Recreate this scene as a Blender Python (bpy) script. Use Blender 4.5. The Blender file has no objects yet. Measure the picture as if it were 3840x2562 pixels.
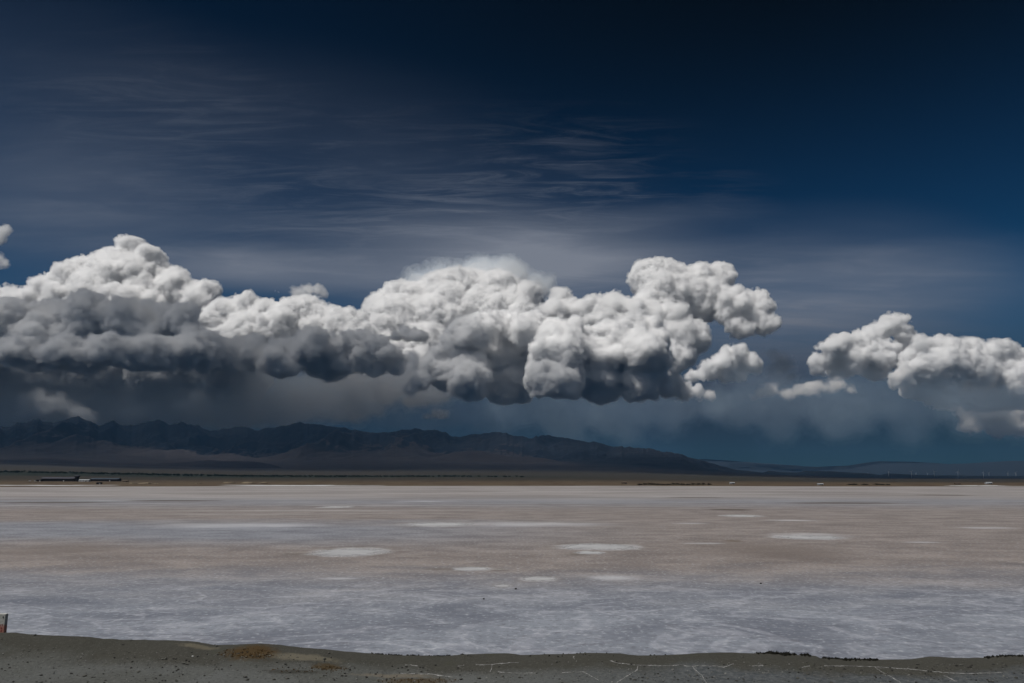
import bpy, bmesh, math, random
import numpy as np
from mathutils import Vector, noise as mnoise

SC = bpy.context.scene
COL = SC.collection
R = math.radians

# ------------------------------------------------------------------ camera
F_PX = 2987.0                       # focal length in pixels of the 3840 px wide photograph
CAM_H = 8.0
PITCH = math.atan((1800 - 1281) / F_PX)
cam_data = bpy.data.cameras.new('camera')
cam_data.sensor_width = 36.0
cam_data.lens = 36.0 * F_PX / 3840.0
cam_data.clip_start = 0.5
cam_data.clip_end = 400000.0
cam = bpy.data.objects.new('camera', cam_data)
COL.objects.link(cam)
cam.location = (0, 0, CAM_H)
cam.rotation_euler = (math.pi / 2 + PITCH, 0, 0)
SC.camera = cam

def ray(px, py):
    cx = (px - 1920.0) / F_PX
    cy = (1281.0 - py) / F_PX
    return np.array((cx, math.cos(PITCH) - cy * math.sin(PITCH), math.sin(PITCH) + cy * math.cos(PITCH)))

def on_ground(px, py, z=0.0):
    d = ray(px, py)
    t = (z - CAM_H) / d[2]
    return np.array((d[0] * t, d[1] * t, z))

def at_range(px, py, dist):
    d = ray(px, py)
    t = dist / d[1]
    return np.array((d[0] * t, dist, CAM_H + d[2] * t))

def azel(px, py):
    d = ray(px, py)
    d = d / np.linalg.norm(d)
    return math.atan2(d[0], d[1]), math.asin(d[2])

# ------------------------------------------------------------------ light, world, exposure
SUN_EL, SUN_ROT = R(60), R(-124)     # high sun, behind the camera's left shoulder
SUN_DIR = Vector((math.sin(SUN_ROT) * math.cos(SUN_EL), math.cos(SUN_ROT) * math.cos(SUN_EL), math.sin(SUN_EL)))
sd = bpy.data.lights.new('sun', 'SUN')
sd.energy = 4.2
sd.angle = R(0.53)
sd.color = (1.0, 0.97, 0.93)
sun = bpy.data.objects.new('sun', sd)
COL.objects.link(sun)
sun.rotation_euler = SUN_DIR.to_track_quat('Z', 'Y').to_euler()

SC.view_settings.view_transform = 'Standard'
SC.view_settings.look = 'None'
SC.view_settings.gamma = 1.0
SC.view_settings.exposure = -0.25
SC.cycles.volume_bounces = 26
SC.cycles.max_bounces = 30
SC.cycles.use_denoising = True


class Nodes:
    """Short way to write a node tree."""
    def __init__(self, nt):
        self.nt = nt

    def new(self, kind, **kw):
        n = self.nt.nodes.new(kind)
        for k, v in kw.items():
            setattr(n, k, v)
        return n

    def put(self, sock, v):
        if hasattr(v, 'is_output') or isinstance(v, bpy.types.NodeSocket):
            self.nt.links.new(v, sock)
        else:
            sock.default_value = v

    def math(self, op, a, b=0.0, c=0.0, clamp=False):
        n = self.new('ShaderNodeMath', operation=op, use_clamp=clamp)
        for i, v in enumerate((a, b, c)):
            self.put(n.inputs[i], v)
        return n.outputs[0]

    def vec(self, op, a, b=(0, 0, 0), scale=None):
        n = self.new('ShaderNodeVectorMath', operation=op)
        self.put(n.inputs[0], a)
        self.put(n.inputs[1], b)
        if scale is not None:
            self.put(n.inputs['Scale'], scale)
        return n.outputs['Value'] if op in ('LENGTH', 'DOT_PRODUCT', 'DISTANCE') else n.outputs[0]

    def comb(self, x, y, z=0.0):
        n = self.new('ShaderNodeCombineXYZ')
        for i, v in enumerate((x, y, z)):
            self.put(n.inputs[i], v)
        return n.outputs[0]

    def sep(self, v):
        n = self.new('ShaderNodeSeparateXYZ')
        self.put(n.inputs[0], v)
        return n.outputs

    def noise(self, v, scale=1.0, detail=4.0, rough=0.55, dist=0.0, lac=2.0):
        n = self.new('ShaderNodeTexNoise', noise_dimensions='3D')
        self.put(n.inputs['Vector'], v)
        n.inputs['Scale'].default_value = scale
        n.inputs['Detail'].default_value = detail
        n.inputs['Roughness'].default_value = rough
        n.inputs['Distortion'].default_value = dist
        n.inputs['Lacunarity'].default_value = lac
        return n.outputs[0]

    def vor(self, v, scale=1.0, feature='F1', rand=1.0):
        n = self.new('ShaderNodeTexVoronoi', feature=feature)
        self.put(n.inputs['Vector'], v)
        n.inputs['Scale'].default_value = scale
        n.inputs['Randomness'].default_value = rand
        return n.outputs[0]

    def ramp(self, v, a, b, lo=0.0, hi=1.0, smooth=True):
        n = self.new('ShaderNodeMapRange', interpolation_type='SMOOTHSTEP' if smooth else 'LINEAR')
        self.put(n.inputs[0], v)
        for i, x in enumerate((a, b, lo, hi)):
            self.put(n.inputs[i + 1], x)
        return n.outputs[0]

    def mix(self, f, a, b, blend='MIX'):
        n = self.new('ShaderNodeMix', data_type='RGBA', blend_type=blend)
        self.put(n.inputs[0], f)
        for i, v in ((6, a), (7, b)):
            if isinstance(v, tuple) and len(v) == 3:
                v = v + (1.0,)
            self.put(n.inputs[i], v)
        return n.outputs[2]

    def bump(self, h, strength=0.5, dist=0.1):
        n = self.new('ShaderNodeBump')
        n.inputs['Strength'].default_value = strength
        n.inputs['Distance'].default_value = dist
        self.put(n.inputs['Height'], h)
        return n.outputs[0]

    def geo(self):
        return self.new('ShaderNodeNewGeometry').outputs['Position']


def material(name, rough=0.9, spec=0.2):
    m = bpy.data.materials.new(name)
    m.use_nodes = True
    b = m.node_tree.nodes['Principled BSDF']
    b.inputs['Roughness'].default_value = rough
    b.inputs['Specular IOR Level'].default_value = spec
    return m, Nodes(m.node_tree), b


# --- the sky: physical sky, darkened high up and rightward like lens falloff, with thin high cirrus
world = bpy.data.worlds.new('World')
SC.world = world
world.use_nodes = True
W = Nodes(world.node_tree)
bg = world.node_tree.nodes['Background']
bg.inputs[1].default_value = 0.10
sky = W.new('ShaderNodeTexSky', sky_type='NISHITA')
sky.sun_disc = False
sky.sun_elevation = SUN_EL
sky.sun_rotation = SUN_ROT
sky.altitude = 3200.0
sky.air_density = 1.0
sky.dust_density = 0.3
sky.ozone_density = 2.0
dirv = W.vec('NORMALIZE', W.new('ShaderNodeTexCoord').outputs['Generated'])
dx, dy, dz = W.sep(dirv)
az = W.math('ARCTAN2', dx, dy)
el = W.math('ARCSINE', dz)
ae = W.comb(az, el, 0.0)
# deepened blue; vignette-like darkening painted in high up and to the right
g = W.new('ShaderNodeGamma')
W.put(g.inputs[0], W.vec('MULTIPLY', sky.outputs[0], (0.18, 0.29, 0.25)))
g.inputs[1].default_value = 2.2
deep = W.math('MULTIPLY', W.ramp(el, R(17), R(35)), W.ramp(az, R(-25), R(28), 0.50, 0.97))
blue = W.vec('SCALE', g.outputs[0], scale=W.math('SUBTRACT', 1.0, deep))

def blob(px, py, wx, wy, gain):
    a, e = azel(px, py)
    sa, se = wx / F_PX, wy / F_PX
    d = W.vec('LENGTH', W.vec('MULTIPLY', W.vec('SUBTRACT', ae, (a, e, 0)), (1 / sa, 1 / se, 0)))
    return W.ramp(d, 1.0, 0.0, 0.0, gain)

def total(items):
    s = items[0]
    for i in items[1:]:
        s = W.math('ADD', s, i)
    return s

den = W.math('ADD', W.math('MAXIMUM', dz, 0.0), 0.06)
plane = W.comb(W.math('DIVIDE', dx, den), W.math('DIVIDE', dy, den), 0.0)
rot = W.new('ShaderNodeMapping')
W.put(rot.inputs[0], plane)
rot.inputs['Rotation'].default_value = (0, 0, R(-9))
rot.inputs['Scale'].default_value = (0.7, 1.9, 1.0)
streak = W.noise(rot.outputs[0], 2.9, 12, 0.64, 0.5)
mass = W.noise(rot.outputs[0], 0.8, 5, 0.5, 0.4)
wisp = W.ramp(streak, 0.42, 0.75)
veil = total([
    blob(1800, 1020, 1300, 300, 0.66), blob(1930, 980, 900, 250, 0.85), blob(900, 1000, 700, 120, 0.55),
    blob(300, 800, 1000, 380, 0.36), blob(250, 350, 900, 420, 0.12), blob(1600, 740, 1100, 300, 0.15),
    blob(2950, 1180, 900, 430, 0.66), blob(2850, 1400, 900, 380, 0.45), blob(3350, 1080, 700, 200, 0.30), blob(2300, 1500, 900, 300, 0.3), blob(1100, 420, 1100, 300, 0.08),
    blob(2500, 820, 500, 90, 0.22)])
rot2 = W.new('ShaderNodeMapping')
W.put(rot2.inputs[0], plane)
rot2.inputs['Rotation'].default_value = (0, 0, R(-17))
rot2.inputs['Scale'].default_value = (1.1, 5.2, 1.0)
fil = W.noise(rot2.outputs[0], 2.4, 10, 0.68, 1.1)
clump = W.ramp(W.noise(plane, 1.5, 4, 0.5), 0.25, 0.62)
fil = W.math('MULTIPLY', W.math('MULTIPLY', W.ramp(fil, 0.42, 0.80), clump),
             total([blob(1850, 660, 1100, 330, 0.34), blob(2400, 760, 600, 200, 0.25), blob(700, 500, 900, 420, 0.16), blob(1300, 800, 900, 260, 0.22)]))
cirrus = W.math('MULTIPLY', veil, W.math('ADD', W.ramp(mass, 0.28, 0.72, 0.45, 1.0), W.math('MULTIPLY', wisp, 0.26)), clamp=True)
cirrus = W.math('ADD', cirrus, fil, clamp=True)
col = W.mix(cirrus, blue, (2.3, 2.55, 3.1))
# slate rain veil low over the horizon
low = W.ramp(el, 0.24, 0.085)
slate = W.mix(W.ramp(el, 0.05, 0.19), (0.20, 0.30, 0.55), (0.46, 0.57, 0.86))
shaft = W.noise(W.comb(W.math('MULTIPLY', az, 9.0), W.math('MULTIPLY', el, 1.6), 0.0), 1, 5, 0.55, 0.3)
slate = W.vec('SCALE', slate, scale=W.ramp(shaft, 0.3, 0.7, 0.82, 1.18))
col = W.mix(W.math('MULTIPLY', low, 0.95), col, slate)
W.put(bg.inputs[0], col)

# ------------------------------------------------------------------ object helpers
def link_mesh(name, verts, faces, mat, parent=None, smooth=True, slots=None):
    me = bpy.data.meshes.new(name)
    verts = np.asarray(verts, dtype=np.float32)
    faces = np.asarray(faces, dtype=np.int32)
    k = faces.shape[1]
    me.vertices.add(len(verts))
    me.vertices.foreach_set('co', verts.ravel())
    me.loops.add(faces.size)
    me.loops.foreach_set('vertex_index', faces.ravel())
    me.polygons.add(len(faces))
    me.polygons.foreach_set('loop_start', np.arange(0, faces.size, k, dtype=np.int32))
    me.polygons.foreach_set('loop_total', np.full(len(faces), k, dtype=np.int32))
    me.polygons.foreach_set('use_smooth', np.full(len(faces), smooth, dtype=bool))
    if slots is not None:
        me.polygons.foreach_set('material_index', np.asarray(slots, dtype=np.int32))
    me.update(calc_edges=True)
    o = bpy.data.objects.new(name, me)
    COL.objects.link(o)
    for m_ in (mat if isinstance(mat, (list, tuple)) else [mat]):
        me.materials.append(m_)
    if parent:
        o.parent = parent
    return o

def link_bm(name, bm, mat, parent=None, smooth=False):
    me = bpy.data.meshes.new(name)
    bm.normal_update()
    bm.to_mesh(me)
    bm.free()
    if smooth:
        for p in me.polygons:
            p.use_smooth = True
    me.materials.append(mat)
    o = bpy.data.objects.new(name, me)
    COL.objects.link(o)
    if parent:
        o.parent = parent
    return o

def tag(o, label, cat, group=None):
    o['label'] = label
    o['category'] = cat
    if group:
        o['group'] = group
    return o

def root(name, loc, rz=0.0):
    o = bpy.data.objects.new(name, None)
    COL.objects.link(o)
    o.location = tuple(loc)
    o.rotation_euler = (0, 0, rz)
    return o

def grid_faces(n, m):
    i = np.arange(n - 1)[:, None] * m + np.arange(m - 1)[None, :]
    i = i.ravel()
    return np.stack([i, i + m, i + m + 1, i + 1], 1)

def lattice(rng, shape, step):
    """smooth random field in [-1,1] on a grid, by interpolating a coarse lattice"""
    out = None
    ns = [int(math.ceil(s / step)) + 2 for s in shape]
    v = rng.uniform(-1, 1, ns).astype(np.float32)
    for ax, s in enumerate(shape):
        t = np.arange(s, dtype=np.float32) / step
        i = t.astype(int)
        w = t - i
        w = w * w * (3 - 2 * w)
        sh = [1] * len(shape)
        sh[ax] = s
        w = w.reshape(sh)
        v = np.take(v, i, ax) * (1 - w) + np.take(v, i + 1, ax) * w
    return v

def fbm2(x, y, seed, octaves=5, ridged=False, gain=0.5):
    """value-noise fBm evaluated at arrays of points"""
    rng = np.random.default_rng(seed)
    tab = rng.uniform(-1, 1, (256, 256)).astype(np.float32)
    s = np.zeros(np.broadcast(x, y).shape, np.float32)
    a, tot = 1.0, 0.0
    for k in range(octaves):
        xx, yy = x * 2.03 ** k + 17.3 * k, y * 2.03 ** k + 41.7 * k
        ix, iy = np.floor(xx).astype(int), np.floor(yy).astype(int)
        fx, fy = xx - ix, yy - iy
        fx = fx * fx * (3 - 2 * fx)
        fy = fy * fy * (3 - 2 * fy)
        t = lambda p, q: tab[(ix + p) & 255, (iy + q) & 255]
        n = (t(0, 0) * (1 - fx) + t(1, 0) * fx) * (1 - fy) + (t(0, 1) * (1 - fx) + t(1, 1) * fx) * fy
        if ridged:
            n = 1 - 2 * np.abs(n)
        s += a * n
        tot += a
        a *= gain
    return s / tot

# ------------------------------------------------------------------ ground to the horizon
m_ground, N, B = material('dry_plain_soil')
B.inputs['Base Color'].default_value = (0.07, 0.062, 0.05, 1)
nseg = 96
vs = [(0, 0, -0.6)] + [(44000 * math.cos(2 * math.pi * i / nseg), 44000 * math.sin(2 * math.pi * i / nseg), -0.6) for i in range(nseg)]
bm = bmesh.new()
bv = [bm.verts.new(v) for v in vs]
for i in range(nseg):
    bm.faces.new((bv[0], bv[1 + i], bv[1 + (i + 1) % nseg]))
link_bm('ground', bm, m_ground)['kind'] = 'structure'

# ------------------------------------------------------------------ plain and mountains
SHORE = 1085.0
RIDGE = [(-1500, 1600), (-700, 1570), (-300, 1605), (0, 1592), (40, 1596), (80, 1583), (130, 1573), (200, 1582), (250, 1573), (297, 1563), (320, 1575), (370, 1594),
         (408, 1579), (450, 1592), (500, 1594), (540, 1585), (580, 1575), (600, 1577), (635, 1590), (690, 1588), (740, 1595),
         (790, 1617), (840, 1606), (920, 1603), (960, 1613), (1000, 1608), (1050, 1602), (1120, 1584), (1160, 1594), (1240, 1602),
         (1300, 1610), (1350, 1620), (1420, 1628), (1480, 1617), (1540, 1610), (1600, 1612), (1640, 1613), (1690, 1630),
         (1730, 1638), (1790, 1628), (1860, 1620), (1920, 1630), (1990, 1642), (2040, 1633), (2100, 1642), (2160, 1650),
         (2230, 1660), (2300, 1673), (2360, 1674), (2430, 1682), (2500, 1695), (2570, 1708), (2630, 1725), (2680, 1740),
         (2760, 1758), (2900, 1774), (3200, 1786), (3840, 1792), (5400, 1793)]
rx = np.array([azel(*p)[0] for p in RIDGE])
re_ = np.array([math.tan(azel(*p)[1]) for p in RIDGE])
NA, ND = 1700, 410
A = np.linspace(R(-44), R(44), NA)
tt = np.linspace(0, 1, 130)
D = np.concatenate([SHORE * (11000.0 / SHORE) ** tt, np.linspace(11050, 23500, ND - 130)])
AA, DD = np.meshgrid(A, D, indexing='ij')
X, Y = np.sin(AA) * DD, np.cos(AA) * DD
target = np.interp(A, rx, re_) + (0.0012 * fbm2(A * 120, A * 0 + 3.3, 9, 5, gain=0.6) + 0.0026 * (fbm2(A * 55, A * 0 + 1.3, 19, 4, ridged=True, gain=0.5) - 0.2)) * np.clip((R(15) - A) / R(4), 0, 1)
foot_el = np.interp(A, [azel(x, 1700)[0] for x in (0, 900, 1700, 2300, 2700, 3200, 3900)],
                    [math.tan(azel(1920, y)[1]) for y in (1735, 1752, 1745, 1752, 1772, 1790, 1794)])
# rising fan: reaches foot_el at 13 km
s = np.clip((DD - SHORE) / (13000 - SHORE), 0, 1)
fan = foot_el[:, None] * 13000 * s ** 1.7 + 0.0
fan += (0.35 + 1.5 * fbm2(X / 160, Y / 160, 3, 4) + 12 * fbm2(X / 1500, Y / 1500, 5, 4) * np.clip((DD - 2000) / 4000, 0, 1)) * np.clip((DD - SHORE) / 60, 0, 1)
fan = np.where(DD < SHORE + 1, -0.3, fan)
# the range itself: spurs run towards us from the crest, with ravines between
crest = 19500 + 0 * AA
u = np.clip((DD - 12300) / (crest - 12300), 0, 1.6)
rise = np.where(u < 1, u ** 1.35, np.clip(1 - (u - 1) * 1.4, 0.3, 1))
wx = X + 600 * fbm2(X / 2500, Y / 2500, 11, 3)
wy = Y + 600 * fbm2(X / 2500, Y / 2500, 12, 3)
spur = 0.95 * fbm2(wx / 1500, wy / 3000, 21, 5, ridged=True, gain=0.42) + 0.10 * fbm2(wx / 420, wy / 500, 27, 3, ridged=True, gain=0.5)
amp = np.clip(u * 2.2, 0, 1) * np.clip((1 - u) * 3.5, 0.06, 1)
raw = rise * (1 + 0.95 * (spur - 0.30) * amp)
need = np.clip(target - foot_el, 0.0005, None)
raw = np.clip(raw, 0, None)
body = fan * np.where(u > 0, np.clip(1 - 0.0 * u, 0, 1), 1) + raw * (need * crest[:, 0])[:, None]
cur = ((body - CAM_H) / DD)[:, DD[0] > 11000].max(1)
kk = target / np.maximum(cur, 1e-4)
ker = np.exp(-np.linspace(-2.2, 2.2, 31) ** 2)
kk = np.convolve(np.pad(kk, 15, mode='edge'), ker / ker.sum(), mode='valid')
TERRAIN = np.where(u > 0, fan + (body - fan) * np.clip(1 + (kk[:, None] - 1) * np.clip(u * 3, 0, 1) * 1.25, 0.4, 1.8), fan)
split = int(np.searchsorted(D, 11500))

m_plain, N, B = material('grassland')
p = N.geo()
pxs, pys, pzs = N.sep(p)
dist = N.vec('LENGTH', N.comb(pxs, pys, 0.0))
n1 = N.noise(N.vec('MULTIPLY', p, (1 / 900, 1 / 1400, 0)), 1, 6, 0.6)
n2 = N.noise(N.vec('MULTIPLY', p, (1 / 60, 1 / 45, 0)), 1, 6, 0.65)
c = N.mix(N.ramp(n1, 0.35, 0.65), (0.024, 0.019, 0.014), (0.023, 0.020, 0.012))
c = N.mix(N.ramp(n2, 0.45, 0.8), c, (0.035, 0.033, 0.022))
near = N.ramp(N.math('ADD', dist, N.math('MULTIPLY', n1, 900)), 3600, 1900)
shoremix = N.mix(N.ramp(n2, 0.35, 0.62), (0.045, 0.026, 0.016), (0.095, 0.072, 0.043))
c = N.mix(near, c, shoremix)
far = N.ramp(dist, 6000, 12000)
c = N.mix(far, c, (0.026, 0.022, 0.022))
band = N.math('MULTIPLY', N.ramp(dist, 3700, 4100), N.ramp(dist, 5900, 5200))
bside = N.ramp(pxs, 900, -600)
c = N.mix(N.math('MULTIPLY', band, N.math('MULTIPLY', bside, 0.9)), c, (0.006, 0.011, 0.006))
N.put(B.inputs['Base Color'], c)
N.put(B.inputs['Normal'], N.bump(n2, 0.6, 3.0))

m_rock, N, B = material('dark_mountain_rock')
p = N.geo()
n1 = N.noise(N.vec('MULTIPLY', p, (1 / 1800, 1 / 1800, 1 / 900)), 1, 7, 0.6)
n2 = N.noise(N.vec('MULTIPLY', p, (1 / 320, 1 / 320, 1 / 240)), 1, 8, 0.65)
nz = N.sep(N.new('ShaderNodeNewGeometry').outputs['Normal'])[2]
pxs, pys, _ = N.sep(p)
dist = N.vec('LENGTH', N.comb(pxs, pys, 0.0))
n3 = N.noise(N.vec('MULTIPLY', p, (1 / 2600, 1 / 5200, 0)), 1, 5, 0.55, 0.8)
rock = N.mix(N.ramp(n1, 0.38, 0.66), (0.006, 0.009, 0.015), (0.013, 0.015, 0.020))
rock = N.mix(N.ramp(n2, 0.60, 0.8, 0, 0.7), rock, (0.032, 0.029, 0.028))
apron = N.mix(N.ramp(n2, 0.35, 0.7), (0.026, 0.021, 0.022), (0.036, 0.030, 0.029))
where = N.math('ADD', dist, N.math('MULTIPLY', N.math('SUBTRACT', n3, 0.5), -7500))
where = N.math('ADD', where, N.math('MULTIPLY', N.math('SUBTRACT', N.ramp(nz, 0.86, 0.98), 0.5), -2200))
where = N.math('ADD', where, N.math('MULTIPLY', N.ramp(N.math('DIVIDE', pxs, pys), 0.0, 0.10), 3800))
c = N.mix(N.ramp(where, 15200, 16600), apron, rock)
N.put(B.inputs['Base Color'], c)
N.put(B.inputs['Normal'], N.bump(n2, 0.35, 40.0))

P = np.stack([X, Y, TERRAIN], -1)
def strip(name, lo, hi, mat):
    q = P[:, lo:hi]
    o = link_mesh(name, q.reshape(-1, 3), grid_faces(NA, hi - lo)[:, ::-1], mat)
    o['kind'] = 'structure'
    return o
strip('plain', 0, split + 1, m_plain)
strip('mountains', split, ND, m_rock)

m_far, N, B = material('hazed_hill_rock')
N.put(B.inputs['Base Color'], N.mix(N.noise(N.vec('SCALE', N.geo(), scale=1 / 1500), 1, 6), (0.014, 0.022, 0.032), (0.024, 0.031, 0.040)))  # distance haze put into the rock colour as a bluish tint

# a low dark line of hills and a faint far range on the right
def hills(name, pts, dist, depth, mat, seed):
    a = np.linspace(azel(pts[0][0], 1780)[0], azel(pts[-1][0], 1780)[0], 420)
    e = np.interp(a, [azel(*q)[0] for q in pts], [math.tan(azel(*q)[1]) for q in pts])
    v = np.linspace(-1, 1, 40)
    Am, Vm = np.meshgrid(a, v, indexing='ij')
    d = dist + depth * Vm
    x, y = np.sin(Am) * d, np.cos(Am) * d
    prof = np.cos(Vm * math.pi / 2) ** 1.2
    n = 1 + 0.16 * fbm2(x / (depth * 0.8), y / (depth * 0.8), seed, 5)
    z = (e[:, None] * dist + CAM_H) * prof * n - 6
    o = link_mesh(name, np.stack([x, y, z], -1).reshape(-1, 3), grid_faces(420, 40)[:, ::-1], mat)
    o['kind'] = 'structure'
hills('low_hills', [(2680, 1790), (2720, 1768), (2790, 1770), (2850, 1776), (2880, 1763), (2930, 1768), (2990, 1770), (3020, 1763), (3080, 1764),
                    (3180, 1768), (3260, 1774), (3300, 1780), (3330, 1774), (3480, 1779), (3650, 1783), (4200, 1786)], 14500, 900, m_far, 31)
m_foot, N, B = material('foothill_soil')
n = N.noise(N.vec('SCALE', N.geo(), scale=1 / 260), 1, 6, 0.6)
N.put(B.inputs['Base Color'], N.mix(N.ramp(n, 0.35, 0.7), (0.017, 0.013, 0.014), (0.028, 0.022, 0.022)))
hills('foothills', [(-900, 1725), (-200, 1716), (60, 1713), (250, 1716), (420, 1726), (560, 1736), (700, 1728), (800, 1721), (900, 1727), (1010, 1742), (1080, 1760)], 12200, 900, m_foot, 35)
hills('foothills', [(1400, 1762), (1480, 1744), (1560, 1722), (1660, 1708), (1760, 1700), (1860, 1699), (1950, 1706), (2040, 1718), (2130, 1738), (2220, 1752), (2330, 1742), (2420, 1736), (2520, 1746), (2640, 1764)], 14200, 1100, m_rock, 36)
hills('far_hills', [(2350, 1790), (2500, 1745), (2640, 1728), (2760, 1733), (2900, 1742), (3060, 1752), (3180, 1750), (3300, 1732), (3420, 1731), (3560, 1738),
                    (3680, 1733), (3840, 1728), (4300, 1735), (5200, 1745)], 33000, 5000, m_far, 33)

# ------------------------------------------------------------------ salt flat
m_salt, N, B = material('salt_crust', 0.75, 0.3)
p = N.geo()
pxs, pys, _ = N.sep(p)
flat = N.comb(pxs, pys, 0.0)
warp = N.noise(N.vec('MULTIPLY', flat, (1 / 30, 1 / 30, 0)), 1, 4, 0.6)
big = N.noise(N.vec('MULTIPLY', flat, (1 / 120, 1 / 70, 0)), 1, 5, 0.6, 0.5)
mid = N.noise(N.vec('MULTIPLY', flat, (1 / 9, 1 / 6, 0)), 1, 8, 0.68, 0.4)
fine = N.noise(N.vec('MULTIPLY', flat, (1 / 1.0, 1 / 1.0, 0)), 1, 8, 0.74, 0.3)
dash = N.noise(N.vec('MULTIPLY', flat, (1 / 0.36, 1 / 0.42, 0)), 1, 3, 0.6, 0.2)
ynear = N.math('ADD', pys, N.math('ADD', N.math('MULTIPLY', N.math('SUBTRACT', big, 0.5), 55), N.math('MULTIPLY', N.math('SUBTRACT', mid, 0.5), 26)))
# tan mud between ~60 m and ~260 m, blue-white crust nearer, grey-white farther
tan = N.math('MULTIPLY', N.ramp(ynear, 50, 84), N.ramp(pys, 330, 200))
yb = N.math('ADD', pys, N.math('MULTIPLY', N.math('SUBTRACT', big, 0.5), 70))
bluegap = N.math('MULTIPLY', N.ramp(yb, 92, 122), N.ramp(yb, 175, 140))
bluegap = N.math('MULTIPLY', bluegap, N.ramp(N.math('ADD', pxs, N.math('MULTIPLY', big, 60)), 60, -5))
tan = N.math('MULTIPLY', tan, N.math('SUBTRACT', 1.0, N.math('MULTIPLY', bluegap, 0.8)))
crust = N.mix(N.ramp(mid, 0.3, 0.7), (0.118, 0.130, 0.162), (0.226, 0.246, 0.284))
mud = N.mix(N.ramp(mid, 0.3, 0.72), (0.140, 0.117, 0.107), (0.262, 0.228, 0.210))
farc = N.mix(N.ramp(big, 0.35, 0.65), (0.20, 0.182, 0.174), (0.295, 0.274, 0.266))
c = N.mix(N.ramp(pys, 230, 420), crust, farc)
c = N.mix(tan, c, mud)
c = N.mix(N.ramp(fine, 0.50, 0.72, 0, 0.6), c, (0.12, 0.122, 0.138))
c = N.mix(N.ramp(dash, 0.55, 0.68, 0, 0.7), c, (0.105, 0.112, 0.13))
c = N.mix(N.ramp(dash, 0.45, 0.32, 0, 0.5), c, (0.42, 0.44, 0.47))
c = N.mix(N.math('MULTIPLY', N.ramp(fine, 0.46, 0.25), 0.4), c, (0.42, 0.43, 0.45))
# white ridges along the polygon edges of the crust
wv = N.vec('ADD', flat, N.vec('SCALE', N.comb(N.noise(N.vec('SCALE', flat, scale=0.35), 1, 4, 0.6), N.noise(N.vec('SCALE', flat, scale=0.31), 1.3, 4, 0.6), 0.0), scale=4.5))
ve = N.vor(N.vec('MULTIPLY', wv, (1 / 6.5, 1 / 4.5, 0)), 1, 'DISTANCE_TO_EDGE')
edge = N.math('MULTIPLY', N.ramp(ve, 0.075, 0.0), N.ramp(mid, 0.40, 0.60))
edge = N.math('MULTIPLY', edge, N.ramp(fine, 0.66, 0.40, 0.15, 1.0))
vein = N.noise(N.vec('MULTIPLY', flat, (1 / 14, 1 / 9, 0)), 1, 5, 0.55, 1.2)
vein = N.ramp(N.math('ABSOLUTE', N.math('SUBTRACT', vein, 0.5)), 0.03, 0.0)
edge = N.math('MAXIMUM', edge, N.math('MULTIPLY', vein, N.ramp(fine, 0.66, 0.40, 0.2, 0.8)))
edge = N.math('MULTIPLY', edge, N.ramp(pys, 75, 55))
c = N.mix(N.math('MULTIPLY', edge, 0.42), c, (0.46, 0.47, 0.52))
# drifted bands far out
fs = N.noise(N.vec('MULTIPLY', flat, (1 / 90, 1 / 11, 0)), 1, 6, 0.6)
fband = N.ramp(pys, 120, 260)
c = N.mix(N.math('MULTIPLY', fband, N.ramp(fs, 0.53, 0.70, 0, 0.75)), c, (0.13, 0.105, 0.092))
c = N.mix(N.math('MULTIPLY', fband, N.ramp(fs, 0.44, 0.30, 0, 0.6)), c, (0.42, 0.415, 0.41))

def stain(px, py, wpx, hpx, colr, gain, wob=0.35, soft=0.6):
    """a stain of its own shape lying on the crust"""
    global c
    q = on_ground(px, py)
    ql, qr = on_ground(px - wpx / 2, py), on_ground(px + wpx / 2, py)
    qn, qf = on_ground(px, py + hpx / 2), on_ground(px, max(py - hpx / 2, 1812))
    sx, sy = (qr[0] - ql[0]) / 2, (qf[1] - qn[1]) / 2
    d = N.vec('LENGTH', N.vec('MULTIPLY', N.vec('SUBTRACT', flat, (q[0], (qf[1] + qn[1]) / 2, 0)), (1 / sx, 1 / sy, 0)))
    d = N.math('ADD', d, N.math('MULTIPLY', N.math('SUBTRACT', N.noise(N.vec('MULTIPLY', flat, (2.2 / sx, 1.6 / sy, 0)), 1, 5, 0.65), 0.5), wob * 2))
    c = N.mix(N.ramp(d, 1.0, 1.0 - soft, 0.0, gain), c, colr)

dark = (0.075, 0.06, 0.05)
for a in ((200, 1885, 560, 7), (640, 1878, 480, 7), (3170, 1887, 620, 8), (2735, 1912, 210, 9), (3540, 1857, 260, 5), (2600, 1866, 300, 4)):
    stain(*a, dark, 0.85, 0.5)
stain(2750, 2029, 90, 9, (0.10, 0.075, 0.05), 0.8)
stain(2900, 2075, 1000, 120, (0.13, 0.105, 0.09), 0.55, 0.5, 0.9)
stain(150, 2070, 900, 90, (0.14, 0.115, 0.10), 0.45, 0.5, 0.9)
pale = (0.50, 0.51, 0.54)
for a in ((1950, 1967, 900, 26), (900, 1972, 900, 30), (3040, 2010, 420, 30), (2640, 2038, 230, 8), (3455, 2034, 190, 8), (2970, 1952, 260, 8),
          (2300, 2168, 270, 28), (1270, 2170, 200, 12), (3700, 1980, 300, 10), (2590, 1963, 180, 6), (1600, 1880, 300, 5)):
    stain(*a, pale, 0.45, 0.4, 0.8)
for a in ((1100, 2078, 160, 9), (1640, 2135, 170, 10), (1870, 2140, 120, 9), (2170, 2080, 140, 14)):
    stain(*a, (0.10, 0.085, 0.07), 0.6, 0.6, 0.7)
POOLS = [(1315, 2072, 275, 32), (2250, 2052, 300, 24), (2215, 2073, 110, 11), (1773, 2134, 150, 14), (2020, 2172, 142, 17),
         (1885, 2197, 66, 9), (1640, 1968, 260, 16), (2780, 1935, 150, 8), (1258, 1902, 130, 6), (3030, 2016, 250, 16)]
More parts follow.
